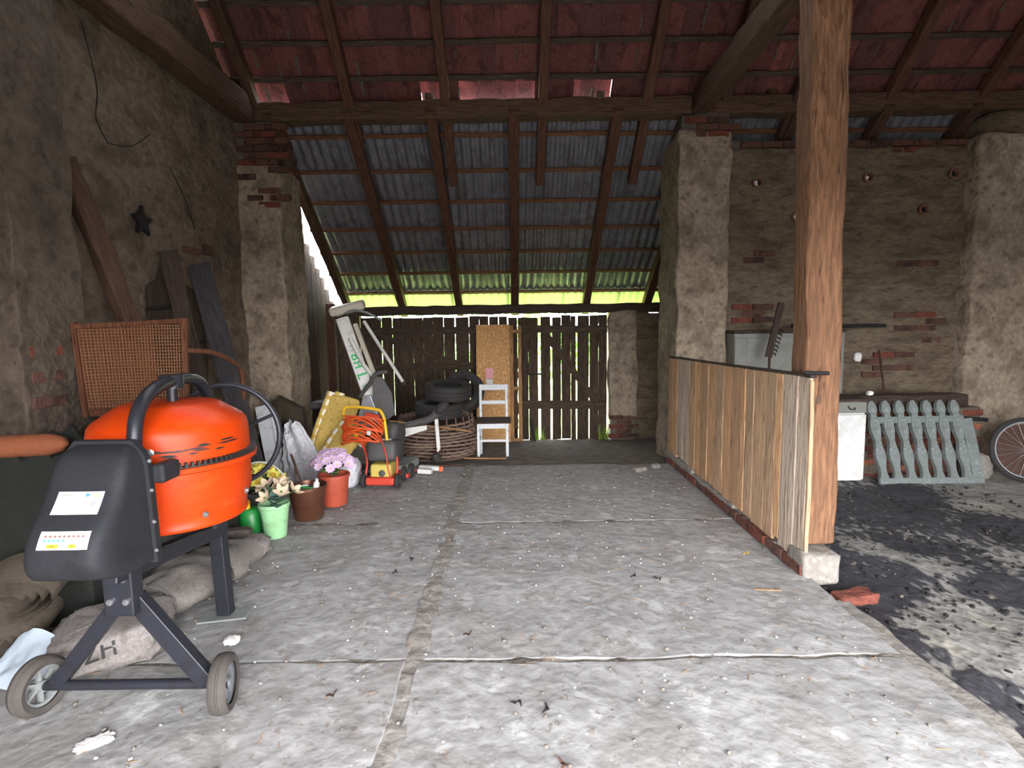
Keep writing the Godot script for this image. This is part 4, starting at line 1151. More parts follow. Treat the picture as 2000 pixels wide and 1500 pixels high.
func build_flowers() -> void:
	var v := thing("flower_vase", "mint green vase of pale peach artificial flowers with a dark leaf print", "vase", V(-1.87, 0, -4.2))
	pot(v, "vase_body", 0.085, 0.115, 0.27, M.mint, 0.002)
	part(v, "leaf_print", surfm(4, 8, func(u: float, t: float) -> Vector3:
		var a := lerpf(-0.2, 0.2, u) * sin(PI * clampf(0.1 + t * 0.85, 0, 1)) - 0.75
		var r := lerpf(0.088, 0.112, 0.1 + 0.75 * t) + 0.002
		return V(sin(a) * r, 0.03 + 0.2 * t, cos(a) * r)), M.mint_dark)
	bouquet(v, 8, V(0.03, 0.32, 0.02), V(0.17, 0.1, 0.12), bloom(5, 0.065, 0.5), M.peach, M.leaf, 0.012, V(0, 0.24, 0), leafm(0.16, 0.04), M.leaf_dull, 12)
	v = thing("watering_can", "green plastic watering can with yellow cap behind the mint vase", "watering can", V(-2.08, 0, -4.25))
	part(v, "body", lathem([Vector2(0, 0), Vector2(0.085, 0), Vector2(0.09, 0.02), Vector2(0.085, 0.17), Vector2(0.06, 0.21), Vector2(0.03, 0.215), Vector2(0, 0.215)], 28), M.green_plastic)
	part(v, "handle", tubem(curve([V(-0.03, 0.2, 0.03), V(-0.07, 0.26, 0.04), V(-0.14, 0.22, 0.05), V(-0.15, 0.14, 0.05), V(-0.085, 0.06, 0.03)], 6), 0.014, 10), M.green_plastic)
	part(v, "cap", lathem([Vector2(0, 0.21), Vector2(0.028, 0.21), Vector2(0.026, 0.27), Vector2(0.018, 0.285), Vector2(0, 0.286)], 16), M.yellow_plastic, at(-0.02, 0, 0.02))
	part(v, "rose", lathem([Vector2(0, 0), Vector2(0.02, 0), Vector2(0.035, 0.05), Vector2(0, 0.06)], 14), M.red_plastic, at(-0.11, 0.03, 0.06, 60, 0, 20))
	v = thing("flower_bucket", "dark bucket with white arched handle full of yellow artificial daffodils", "bucket", V(-2.1, 0, -4.5))
	pot(v, "bucket", 0.13, 0.17, 0.3, M.rubber)
	var arch := []
	for i in 21:
		var a := PI * i / 20
		arch.append(V(cos(a) * 0.22, 0.28 + sin(a) * 0.24, 0.0))
	part(v, "handle", tubem(arch, 0.008, 8), M.white_plastic)
	bouquet(v, 15, V(-0.02, 0.36, 0.03), V(0.21, 0.12, 0.14), bloom(6, 0.06, 0.25), M.daffodil, M.eye_yellow, 0.022, V(0, 0.26, 0), leafm(0.24, 0.014), M.leaf, 14)
	v = thing("bronze_pot", "shiny bronze-brown plant pot filled with garden odds", "pot", V(-1.76, 0, -4.62))
	pot(v, "pot", 0.118, 0.155, 0.29, M.bronze, 0.004)
	part(v, "soil", lathem([Vector2(0.142, 0.24), Vector2(0.07, 0.26), Vector2(0, 0.262)], 24), M.dirt)
	tag(timber(self, "wooden_stake", V(-1.8, 0.25, -4.62), V(-1.92, 0.54, -4.7), 0.02, 0.02, M.rust, V(0, 0, 1)), "thin reddish stake standing in the bronze pot", "stake")
	tag(timber(self, "wooden_stake", V(-1.84, 0.25, -4.6), V(-1.88, 0.5, -4.66), 0.015, 0.015, M.dark_wood, V(0, 0, 1)), "thin dark stake standing in the bronze pot", "stake")
	tag(part(self, "plant_label", boxm(V(0.12, 0.01, 0.025), 0.003), M.white_plastic, at(-1.79, 0.3, -4.55, 0, 10, 3)), "white plastic strip lying across the bronze pot", "strip")
	tag(part(self, "spray_bottle", lathem([Vector2(0, 0), Vector2(0.025, 0), Vector2(0.026, 0.07), Vector2(0.012, 0.09), Vector2(0.012, 0.11), Vector2(0, 0.112)], 16), M.white_plastic, at(-1.67, 0.255, -4.56, 10, 0, -12)), "small white bottle standing in the bronze pot", "bottle")
	tag(part(self, "garden_trowel", boxm(V(0.12, 0.012, 0.03), 0.005), M.green_plastic, at(-1.74, 0.29, -4.53, 0, -20, 0)), "green plastic trowel blade in the bronze pot", "trowel")
	v = thing("flower_pot", "terracotta-coloured plastic pot of lilac artificial daisies", "flower pot", V(-1.65, 0, -4.98))
	pot(v, "pot", 0.11, 0.135, 0.29, M.terracotta, 0.008)
	bouquet(v, 34, V(0, 0.36, 0.03), V(0.2, 0.15, 0.16), bloom(9, 0.052, 0.18), M.lilac, M.eye_yellow, 0.009, V(0, 0.27, 0), leafm(0.13, 0.028), M.leaf, 26)

# ---------- things along the left side, towards the pillar ----------
func torus(r: float, t: float, segs := 40, ts := 8, squash := 1.0) -> Array:
	var q := []
	for i in ts + 1:
		var a := TAU * i / ts
		q.append(Vector2(r + cos(a) * t, sin(a) * t * squash))
	return q

func build_garden_things() -> void:
	for s in [[V(-2.82, 0.76, -6.18), V(-2.56, 0.0, -5.86), 0.15, "wide pale board leaning at the pillar's foot behind the white sack"], [V(-2.7, 0.74, -6.16), V(-2.47, 0.0, -5.84), 0.05, "narrow pale board leaning at the pillar's foot behind the white sack"]]:
		tag(timber(self, "pale_board", s[0], s[1], s[2], 0.022, M.white_paint, V(0.3, 0.3, 1), 0.003, 0.003), s[3], "board")
	var rc := Geo.new()
	tube(rc, [V(-2.86, 0.12, -6.31), V(-2.86, 0.3, -6.31), V(-2.74, 0.6, -6.31), V(-2.62, 0.74, -6.31), V(-2.54, 0.66, -6.31), V(-2.48, 0.46, -6.31), V(-2.46, 0.08, -6.31)], [0.08, 0.11, 0.13, 0.13, 0.13, 0.12, 0.1], 20)
	for i in rc.v.size(): rc.v[i] += rc.n[i] * 0.05 * wob.get_noise_3d(rc.v[i].x * 6, rc.v[i].y * 6, rc.v[i].z * 6)
	rc.smooth(0)
	tag(part(self, "rolled_carpet", rc.mesh(), M.carpet_speckled), "bent speckled grey-brown carpet roll at the foot of the brick pillar", "carpet")
	# white plastic sack with a pulled-up corner
	tag(part(self, "white_sack", surfm(40, 24, func(u: float, v: float) -> Vector3:
		var a := -TAU * u
		var r := 0.23 * pow(maxf(0.0, 1.0 - v * 0.93), 0.42)
		var x := cos(a) * r * 1.05 - 0.1 * v * v
		var z := sin(a) * r * 0.55
		var fold := 0.025 * sin(u * 44.0 + v * 5.0) * (0.25 + v) + 0.03 * wob.get_noise_2d(u * 14, v * 5)
		return V(x + cos(a) * fold, v * 0.58 * (1.0 + 0.12 * sin(a * 2.0)), z + sin(a) * fold)), M.sack_white, at(-2.24, 0, -5.8, 0, -10)), "white plastic sack with creases and a pulled-up corner beside the flowers", "sack")
	tag(part(self, "white_sack", lump(V(0.34, 0.3, 0.3), 0.15, 3, 12.0, 0.6), M.sack_white, at(-1.76, 0.13, -5.62)), "round white sack lying behind the lilac daisies", "sack")
	# stool with thick grey seat
	var s := thing("stool", "grey padded stool seat standing before the pillar", "stool", V(-2.2, 0, -6.52))
	part(s, "seat", boxm(V(0.36, 0.09, 0.28), 0.04, 0.06, 0.02, 4.0), M.grey_plastic, at(0, 0.725, 0))
	part(s, "leg", tubem([V(0, 0.69, 0), V(0.02, 0.0, 0)], 0.04, 12), M.black_metal)
	part(s, "foot", lathem([Vector2(0, 0), Vector2(0.14, 0), Vector2(0.13, 0.03), Vector2(0.03, 0.04)], 20), M.black_metal)
	# lounger cushions, folded and leaning
	var cush := func(label: String, xf: Transform3D, size: Vector3, roll: float) -> void:
		var c := thing("lounger_cushion", label, "cushion")
		c.transform = xf
		part(c, "pad", boxm(size, 0.045, 0.06, 0.02, 4.0, xf.origin), M.cushion_yellow)
		part(c, "plaid_edge", tubem([V(-size.x / 2 + 0.01, -size.y / 2 + 0.02, 0), V(-size.x / 2, 0, 0), V(-size.x / 2 + 0.01, size.y / 2, 0)], roll, 12), M.plaid)
		for i in 3: part(c, "tufted_roll", tubem([V(-size.x / 2 + 0.1 + i * 0.1, size.y / 2 - 0.16, -0.02), V(-size.x / 2 + 0.1 + i * 0.1, size.y / 2 + 0.02 - i * 0.04, -0.02)], 0.055, 12), M.plaid)
	cush.call("tall yellow lounger cushion with plaid edges leaning behind the mower", at(-1.98, 0.5, -6.08, -14, 0, -17), V(0.36, 0.78, 0.1), 0.05)
	cush.call("short yellow lounger cushion with plaid edges leaning in front of the taller one", at(-1.82, 0.4, -5.9, -16, 0, -34), V(0.26, 0.42, 0.11), 0.04)
	# red and yellow electric mower
	var m := thing("lawn_mower", "red and yellow electric lawn mower with grey grass box", "lawn mower", V(-1.335, 0, -5.6), deg_to_rad(-4))
	part(m, "deck", boxm(V(0.3, 0.085, 0.34), 0.025), M.red_plastic, at(0, 0.075, 0.0))
	part(m, "motor_hood", boxm(V(0.22, 0.15, 0.26), 0.03), M.yellow_deck, at(0, 0.17, 0.0))
	part(m, "motor_cap", lathem([Vector2(0, 0), Vector2(0.034, 0), Vector2(0.034, 0.012), Vector2(0.022, 0.018), Vector2(0, 0.018)], 20), M.grey_plastic, at(0.02, 0.155, 0.128, 90))
	for q in [[-0.175, 0.11], [0.175, 0.11], [-0.165, -0.17], [0.165, -0.17]]:
		var w := part(m, "wheel", lathem([Vector2(0.0, -0.022), Vector2(0.05, -0.022), Vector2(0.07, -0.018), Vector2(0.075, -0.008), Vector2(0.075, 0.008), Vector2(0.07, 0.018), Vector2(0.05, 0.022), Vector2(0.0, 0.022)], 24), M.rubber, at(q[0], 0.075, q[1], 0, 0, 90))
		part(w, "hub_cap", lathem([Vector2(0, -0.026), Vector2(0.03, -0.026), Vector2(0.03, 0.026), Vector2(0, 0.026)], 16), M.grey_plastic)
	part(m, "grass_box", boxm(V(0.32, 0.22, 0.3), 0.05, 0.08, 0.015, 3.0), M.grey_plastic, at(0.0, 0.35, -0.06, -8))
	part(m, "box_handle", boxm(V(0.18, 0.03, 0.06), 0.012), M.rim_grey, at(0.0, 0.47, -0.02))
	var hdl := part(m, "handle_bar", tubem(curve([V(-0.16, 0.12, 0.1), V(-0.17, 0.3, 0.02), V(-0.28, 0.5, -0.06)], 5), 0.012, 8), M.red_plastic)
	part(hdl, "bar_end", tubem(curve([V(0.16, 0.12, 0.1), V(0.15, 0.3, 0.04), V(0.03, 0.5, -0.02)], 5), 0.012, 8), M.red_plastic)
	part(m, "upper_handle", tubem(curve([V(-0.28, 0.48, -0.06), V(-0.42, 0.66, -0.1), V(-0.44, 0.75, -0.1), V(-0.38, 0.8, -0.1), V(-0.1, 0.78, -0.08), V(-0.02, 0.74, -0.06), V(0.02, 0.62, -0.03), V(0.07, 0.3, 0.05)], 6), 0.0165, 10), M.yellow_plastic)
	part(m, "switch_box", boxm(V(0.16, 0.05, 0.06), 0.015), M.red_plastic, at(-0.12, 0.71, -0.06, 0, 0, -12))
	# wound extension cable, hung on the mower's handle
	var cb := Geo.new()
	for i in 15:
		var q := []
		var ox := R(-0.02, 0.02)
		for k in 28:
			var a := TAU * k / 28
			q.append(V(cos(a) * (0.205 + R(-0.008, 0.008)) + ox, -0.002 * i + 0.028 * sin(a * 2 + i) + sin(a) * 0.03 + (i - 7) * 0.021 - 0.05 * cos(a) * cos(a), sin(a) * (0.07 + 0.012 * sin(i * 1.7)) + 0.01))
		tube(cb, curve(q, 2, true), 0.0085, 6, true)
	var cab := thing("extension_cable", "orange extension cable wound on the mower's yellow handle", "cable", V(-1.535, 0.6, -5.62), deg_to_rad(-6))
	part(cab, "coil", cb.mesh(), M.orange_cable, at(0, 0, 0, 0, 0, -6))
	part(cab, "plug", boxm(V(0.04, 0.045, 0.04), 0.01), M.white_plastic, at(0.09, -0.04, 0.09))
	part(cab, "hanging_end", tubem(curve([V(0.2, -0.1, 0.05), V(0.26, -0.25, 0.1), V(0.3, -0.42, 0.14), V(0.33, -0.56, 0.12)], 6), 0.008, 6), M.red_plastic)
	# older grey mower behind
	m = thing("lawn_mower", "older grey and red lawn mower standing behind the red and yellow one", "lawn mower", V(-1.27, 0, -6.02), deg_to_rad(-8))
	part(m, "deck", boxm(V(0.34, 0.1, 0.46), 0.03), M.rim_grey, at(0, 0.1, 0))
	part(m, "skirt", boxm(V(0.36, 0.05, 0.3), 0.02), M.red_plastic, at(0.02, 0.05, 0.12))
	part(m, "collector", lump(V(0.26, 0.42, 0.34), 0.1, 2.0, 3.0, 0.45), M.grey_plastic, at(-0.1, 0.36, -0.05, -12))
	part(m, "support", boxm(V(0.03, 0.36, 0.03), 0.006), M.white_plastic, at(0.0, 0.24, 0.2, 20, 0, 14))
	for q in [[-0.17, 0.12], [0.19, 0.14]]: part(m, "wheel", lathem([Vector2(0.0, -0.022), Vector2(0.05, -0.022), Vector2(0.075, -0.018), Vector2(0.08, 0.0), Vector2(0.075, 0.018), Vector2(0.05, 0.022), Vector2(0.0, 0.022)], 24), M.rubber, at(q[0], 0.08, q[1], 0, 0, 90))
	# white battens on the floor
	for q in [[V(-1.07, 0.03, -6.2), V(-0.8, 0.03, -6.12), "white-painted batten with an orange end on the floor by the basket"], [V(-1.06, 0.03, -6.03), V(-0.9, 0.03, -5.99), "short white-painted batten on the floor beside the longer one"]]:
		var b := thing("white_batten", q[2], "batten")
		timber(b, "batten", q[0], q[1], 0.06, 0.05, M.white_plastic)
		if q[1].x > -0.85: part(b, "orange_end", boxm(V(0.062, 0.04, 0.052), 0.003), M.orange_cable, along(q[1] - V(0.035, 0, -0.012), q[1]))
	tag(part(self, "slipper", lump(V(0.14, 0.06, 0.1), 0.1, 2.0, 1.0), M.rubber, at(-1.6, 0.03, -5.84)), "dark flat lump on the floor behind the mower's wheel", "slipper")

# ---------- things at the plank doors ----------
func build_back_things() -> void:
	# folded cross trainer
	var t := thing("cross_trainer", "white folded cross trainer with green lettering on its tilted column", "exercise machine", V(0, 0, 0))
	var a := V(-1.95, 1.74, -6.42)
	var b := V(-1.62, 0.74, -6.36)
	part(t, "column", boxm(V(0.15, a.distance_to(b), 0.07), 0.015), M.white_plastic, along(b, a, V(0.25, 0.05, 1)))
	var cf := along(b, a, V(0.25, 0.05, 1))
	for q in [["BH", 0.0, M.green_ink, 58], ["L", -0.18, M.green_ink, 66], ["H", 0.16, M.grey_ink, 46], ["E", -0.31, M.grey_ink, 56]]:
		var tm := TextMesh.new()
		tm.text = q[0]
		var sf := SystemFont.new()
		sf.font_names = PackedStringArray(["Droid Sans"])
		sf.font_weight = 700
		tm.font = sf
		tm.font_size = q[3]
		tm.pixel_size = 0.0024
		tm.depth = 0.003
		part(t, "lettering", tm, q[2], cf * Transform3D(Basis(V(0, 0, 1), -PI / 2), V(0.0, q[1], 0.037)))
	part(t, "column_side", boxm(V(0.05, 0.9, 0.06), 0.012), M.cream_plastic, along(b + V(0.11, 0.08, -0.05), a + V(0.13, -0.06, -0.05), V(0, 0, 1)))
	part(t, "console", boxm(V(0.4, 0.1, 0.17), 0.03), M.cream_plastic, at(-1.86, 1.845, -6.34, 12, 8, 13))
	part(t, "grab_bar", tubem(curve([V(-1.96, 1.76, -6.3), V(-1.78, 1.815, -6.26), V(-1.62, 1.79, -6.26), V(-1.46, 1.7, -6.3)], 6), 0.014, 10), M.rim_grey)
	part(t, "swing_arm", tubem([V(-1.84, 1.5, -6.34), V(-1.7, 1.2, -6.34), V(-1.46, 0.9, -6.3)], 0.024, 12), M.white_plastic)
	part(t, "swing_arm", tubem([V(-1.72, 1.7, -6.5), V(-1.26, 0.97, -6.42)], 0.02, 12), M.white_plastic)
	part(t, "arm_end", tubem([V(-1.275, 0.99, -6.42), V(-1.25, 0.95, -6.42)], 0.024, 12), M.rubber)
	part(t, "joint_bar", tubem(curve([V(-1.74, 0.84, -6.26), V(-1.62, 0.98, -6.24), V(-1.54, 1.1, -6.24), V(-1.42, 1.12, -6.28)], 5), 0.022, 10), M.grey_plastic)
	part(t, "shroud", prismm(PackedVector2Array([Vector2(0, 0.5), Vector2(-0.02, 0.1), Vector2(0.14, 0.0), Vector2(0.23, 0.08), Vector2(0.2, 0.32), Vector2(0.1, 0.5)]), 0.09), M.grey_plastic, at(-1.58, 0.56, -6.28, 0, 8))
	for q in [[V(-1.66, 0.86, -6.24), V(-1.82, 0.34, -6.22)], [V(-1.63, 0.86, -6.24), V(-1.47, 0.4, -6.22)]]: part(t, "strut", boxm(V(0.045, q[0].distance_to(q[1]), 0.03), 0.006), M.silver, along(q[0], q[1], V(0, 0, 1)))
	part(t, "gusset", prismm(PackedVector2Array([Vector2(0, 0), Vector2(0.22, 0), Vector2(0.14, 0.36), Vector2(0.08, 0.36)]), 0.015), M.silver, at(-1.75, 0.5, -6.23))
	part(t, "floor_frame", boxm(V(0.5, 0.06, 0.09), 0.015), M.grey_plastic, at(-1.64, 0.03, -6.3))
	part(t, "upright", boxm(V(0.07, 0.46, 0.06), 0.012), M.grey_plastic, at(-1.64, 0.28, -6.3))
	# lying exercise bench with black saddle
	t = thing("exercise_bench", "black saddle bench with white struts lying by the wicker basket", "exercise bench")
	part(t, "saddle_beam", tubem(curve([V(-1.46, 0.4, -6.56), V(-1.2, 0.47, -6.55), V(-1.0, 0.52, -6.55), V(-0.9, 0.6, -6.54), V(-0.83, 0.66, -6.54)], 5), [0.035, 0.036, 0.037, 0.038, 0.039, 0.04, 0.041, 0.042, 0.043, 0.044, 0.045, 0.046, 0.047, 0.048, 0.05, 0.055, 0.06, 0.062, 0.06, 0.05, 0.03], 14), M.grey_plastic)
	part(t, "saddle", lump(V(0.2, 0.12, 0.16), 0.05, 2.0, 5.0, 0.8), M.rubber, at(-0.84, 0.66, -6.53, 0, 0, 40))
	part(t, "side_panel", prismm(PackedVector2Array([Vector2(0, 0), Vector2(0.34, 0.11), Vector2(0.34, 0.16), Vector2(0.0, 0.12)]), 0.03), M.white_plastic, at(-1.36, 0.3, -6.5))
	part(t, "post", boxm(V(0.045, 0.4, 0.04), 0.008), M.white_plastic, at(-0.9, 0.33, -6.54, 0, 0, 3))
	part(t, "pedal", lathem([Vector2(0, -0.05), Vector2(0.05, -0.045), Vector2(0.06, 0), Vector2(0.05, 0.045), Vector2(0, 0.05)], 18), M.rubber, at(-0.92, 0.06, -6.52, 0, 0, 20))
	part(t, "pedal_crank", tubem(curve([V(-0.92, 0.08, -6.52), V(-0.85, 0.16, -6.52), V(-0.83, 0.08, -6.5)], 4), 0.012, 8), M.rust)
	part(t, "frame_foot", boxm(V(0.1, 0.34, 0.1), 0.02), M.grey_plastic, at(-1.42, 0.2, -6.58))
	# wicker basket
	var k := thing("wicker_basket", "big dark woven wicker basket under the tyres", "basket", V(-1.0, -0.05, -7.18))
	for j in 12:
		var q := []
		var r := 0.46 + 0.05 * sin(PI * (j + 2) / 13.0)
		for i in 96:
			var an := TAU * i / 96
			var rr := r + 0.014 * cos(an * 24 + PI * (j % 2))
			q.append(V(cos(an) * rr * 1.02, 0.03 + j * 0.041 + 0.008 * sin(an * 3 + j) - (0.05 * sin(an) if j > 8 else 0.0), sin(an) * rr * 0.92))
		var wg := Geo.new()
		tube(wg, q, 0.019, 5, true)
		part(k, "woven_band", wg.mesh(), M.wicker if j % 3 else M.wicker_b)
	for i in 24:
		var an := TAU * (i + 0.5) / 24
		part(k, "stake", tubem([V(cos(an) * 0.46, 0, sin(an) * 0.42), V(cos(an) * 0.51, 0.25, sin(an) * 0.46), V(cos(an) * 0.47, 0.54, sin(an) * 0.42)], 0.011, 5), M.wicker_b)
	part(k, "basket_floor", lathem([Vector2(0, 0.0), Vector2(0.45, 0.0), Vector2(0.45, 0.02), Vector2(0, 0.02)], 30), M.wicker_b)
	part(k, "filling", lathem([Vector2(0.46, 0.38), Vector2(0.3, 0.44), Vector2(0, 0.47)], 30), M.dark_wood)
	tag(timber(self, "wooden_lath", V(-1.5, 0.5, -6.62), V(-0.5, 0.36, -6.6), 0.03, 0.02, M.pine), "thin pale wooden lath laid across the wicker basket", "lath")
	# tyres on the basket
	var prof := [Vector2(0.185, -0.07), Vector2(0.2, -0.085), Vector2(0.26, -0.098), Vector2(0.295, -0.085), Vector2(0.302, -0.06), Vector2(0.302, -0.032), Vector2(0.294, -0.028), Vector2(0.294, -0.022), Vector2(0.305, -0.018), Vector2(0.305, 0.018), Vector2(0.294, 0.022), Vector2(0.294, 0.028), Vector2(0.302, 0.032), Vector2(0.302, 0.06), Vector2(0.295, 0.085), Vector2(0.26, 0.098), Vector2(0.2, 0.085), Vector2(0.185, 0.07), Vector2(0.23, 0.06), Vector2(0.27, 0.0), Vector2(0.23, -0.06), Vector2(0.185, -0.07)]
	var ty := lathem(prof, 56)
	for q in [[at(-0.95, 0.57, -7.1, 3, 0, -1), "car tyre lying flat on the wicker basket"], [at(-0.83, 0.8, -7.14, 6, 0, -3), "car tyre lying tilted on the lower flat tyre"], [at(-0.7, 0.7, -7.86, 74, -6, 10), "car tyre standing upright against the stacked tyres"], [at(-1.5, -0.06, -8.1, 5, 0, 0), "car tyre lying on the ground behind the wicker basket"]]:
		tag(part(self, "car_tyre", ty, M.rubber, q[0]), q[1], "tyre")
	# chipboard panel with a pine frame leaning on the doors
	var tilt := V(0, 1.9, -0.42).normalized()
	var o := thing("chipboard_door", "tall chipboard panel on a pine frame leaning against the plank doors", "panel")
	var base := V(-0.3, -0.2, -8.62)
	part(o, "chipboard", boxm(V(0.54, 1.9, 0.018), 0.003), M.osb, along(base, base + tilt * 1.9, V(0, 0.2, 1)))
	var e := base + V(0.3, 0, -0.02)
	for q in [0.0, 0.13]: part(o, "frame_strip", boxm(V(0.058, 1.88, 0.045), 0.004), M.pine, along(e + V(q, 0, 0), e + V(q, 0, 0) + tilt * 1.88, V(0, 0.2, 1)))
	for h in [0.03, 0.85, 1.78]: part(o, "cross_piece", boxm(V(0.045, 0.2, 0.1), 0.004), M.pine, along(e + V(-0.03, 0, -0.01) + tilt * h, e + V(0.16, 0, -0.01) + tilt * h, V(0, 0.2, 1)))
	part(o, "bark_strip", boxm(V(0.06, 1.2, 0.03), 0.01, 0.06, 0.02, 6.0), M.lean_wood, along(e + V(0.065, 0, -0.02) + tilt * 0.2, e + V(0.065, 0, -0.02) + tilt * 1.4, V(0, 0.2, 1)))
	for q in [["paper_note", M.paper_pink, 0.115, 0.17, -0.36, 1.1, "small pink paper pinned on the chipboard panel"], ["crumpled_paper", M.paper_white, 0.11, 0.1, -0.36, 0.955, "crumpled white paper on the chipboard panel"], ["paper_note", M.paper_yellow, 0.07, 0.08, -0.55, 1.04, "small yellow paper at the chipboard panel's edge"]]:
		var p: Vector3 = V(q[4], -0.2, -8.62) + tilt * q[5] + V(0, 0.003, 0.016)
		tag(part(self, q[0], boxm(V(q[2], q[3], 0.004), 0.001, 0.02 if q[0] == "crumpled_paper" else 0.0, 0.02 if q[0] == "crumpled_paper" else 0.0, 25.0), q[1], along(p - tilt * 0.01, p + tilt * 0.01, V(0, 0.2, 1))), q[6], "paper")
	# white chair
	var c := thing("wooden_chair", "white painted wooden chair with a dark seat before the chipboard panel", "chair", V(-0.255, -0.085, -7.28))
	for x in [-0.19, 0.185]:
		part(c, "leg", boxm(V(0.036, 0.44, 0.036), 0.005), M.white_paint, at(x, 0.24, 0.2))
		part(c, "back_post", boxm(V(0.036, 0.96, 0.036), 0.005), M.white_paint, along(V(x * 0.95, -0.025, -0.21), V(x * 0.95, 0.9, -0.29), V(0, 0, 1)))
	part(c, "seat", boxm(V(0.47, 0.022, 0.44), 0.008), M.dark_wood, at(0, 0.465, 0.01))
	part(c, "apron", boxm(V(0.37, 0.065, 0.02), 0.004), M.white_paint, at(0, 0.42, 0.2))
	part(c, "apron", boxm(V(0.37, 0.065, 0.02), 0.004), M.white_paint, at(0, 0.42, -0.22))
	for x in [-0.19, 0.185]:
		part(c, "side_apron", boxm(V(0.02, 0.065, 0.38), 0.004), M.white_paint, at(x, 0.42, 0.0))
		part(c, "side_stretcher", boxm(V(0.02, 0.025, 0.38), 0.004), M.white_paint, at(x, 0.2, 0.0))
	part(c, "stretcher", boxm(V(0.36, 0.03, 0.02), 0.004), M.white_paint, at(0, 0.23, 0.2))
	part(c, "top_rail", boxm(V(0.4, 0.085, 0.026), 0.012), M.white_paint, at(0, 0.875, -0.288, 4))
	part(c, "back_slat", boxm(V(0.33, 0.05, 0.018), 0.004), M.white_paint, at(0, 0.67, -0.27, 4))
	tag(timber(self, "floor_lath", V(-0.62, -0.03, -6.86), V(-0.08, -0.035, -6.84), 0.04, 0.02, M.pine), "pale wooden lath on the floor before the white chair", "lath")
	tag(timber(self, "iron_rod", V(-0.98, 0.0, -6.3), V(-0.62, 0.0, -6.4), 0.018, 0.018, M.rust), "thin rusty rod on the floor beside the basket", "rod")
	tag(timber(self, "garden_tool", V(0.28, 0.12, -8.9), V(0.36, -0.22, -8.75), 0.03, 0.02, M.iron, V(0, 0, 1)), "short dark bar leaning at the foot of the right door leaf", "bar")

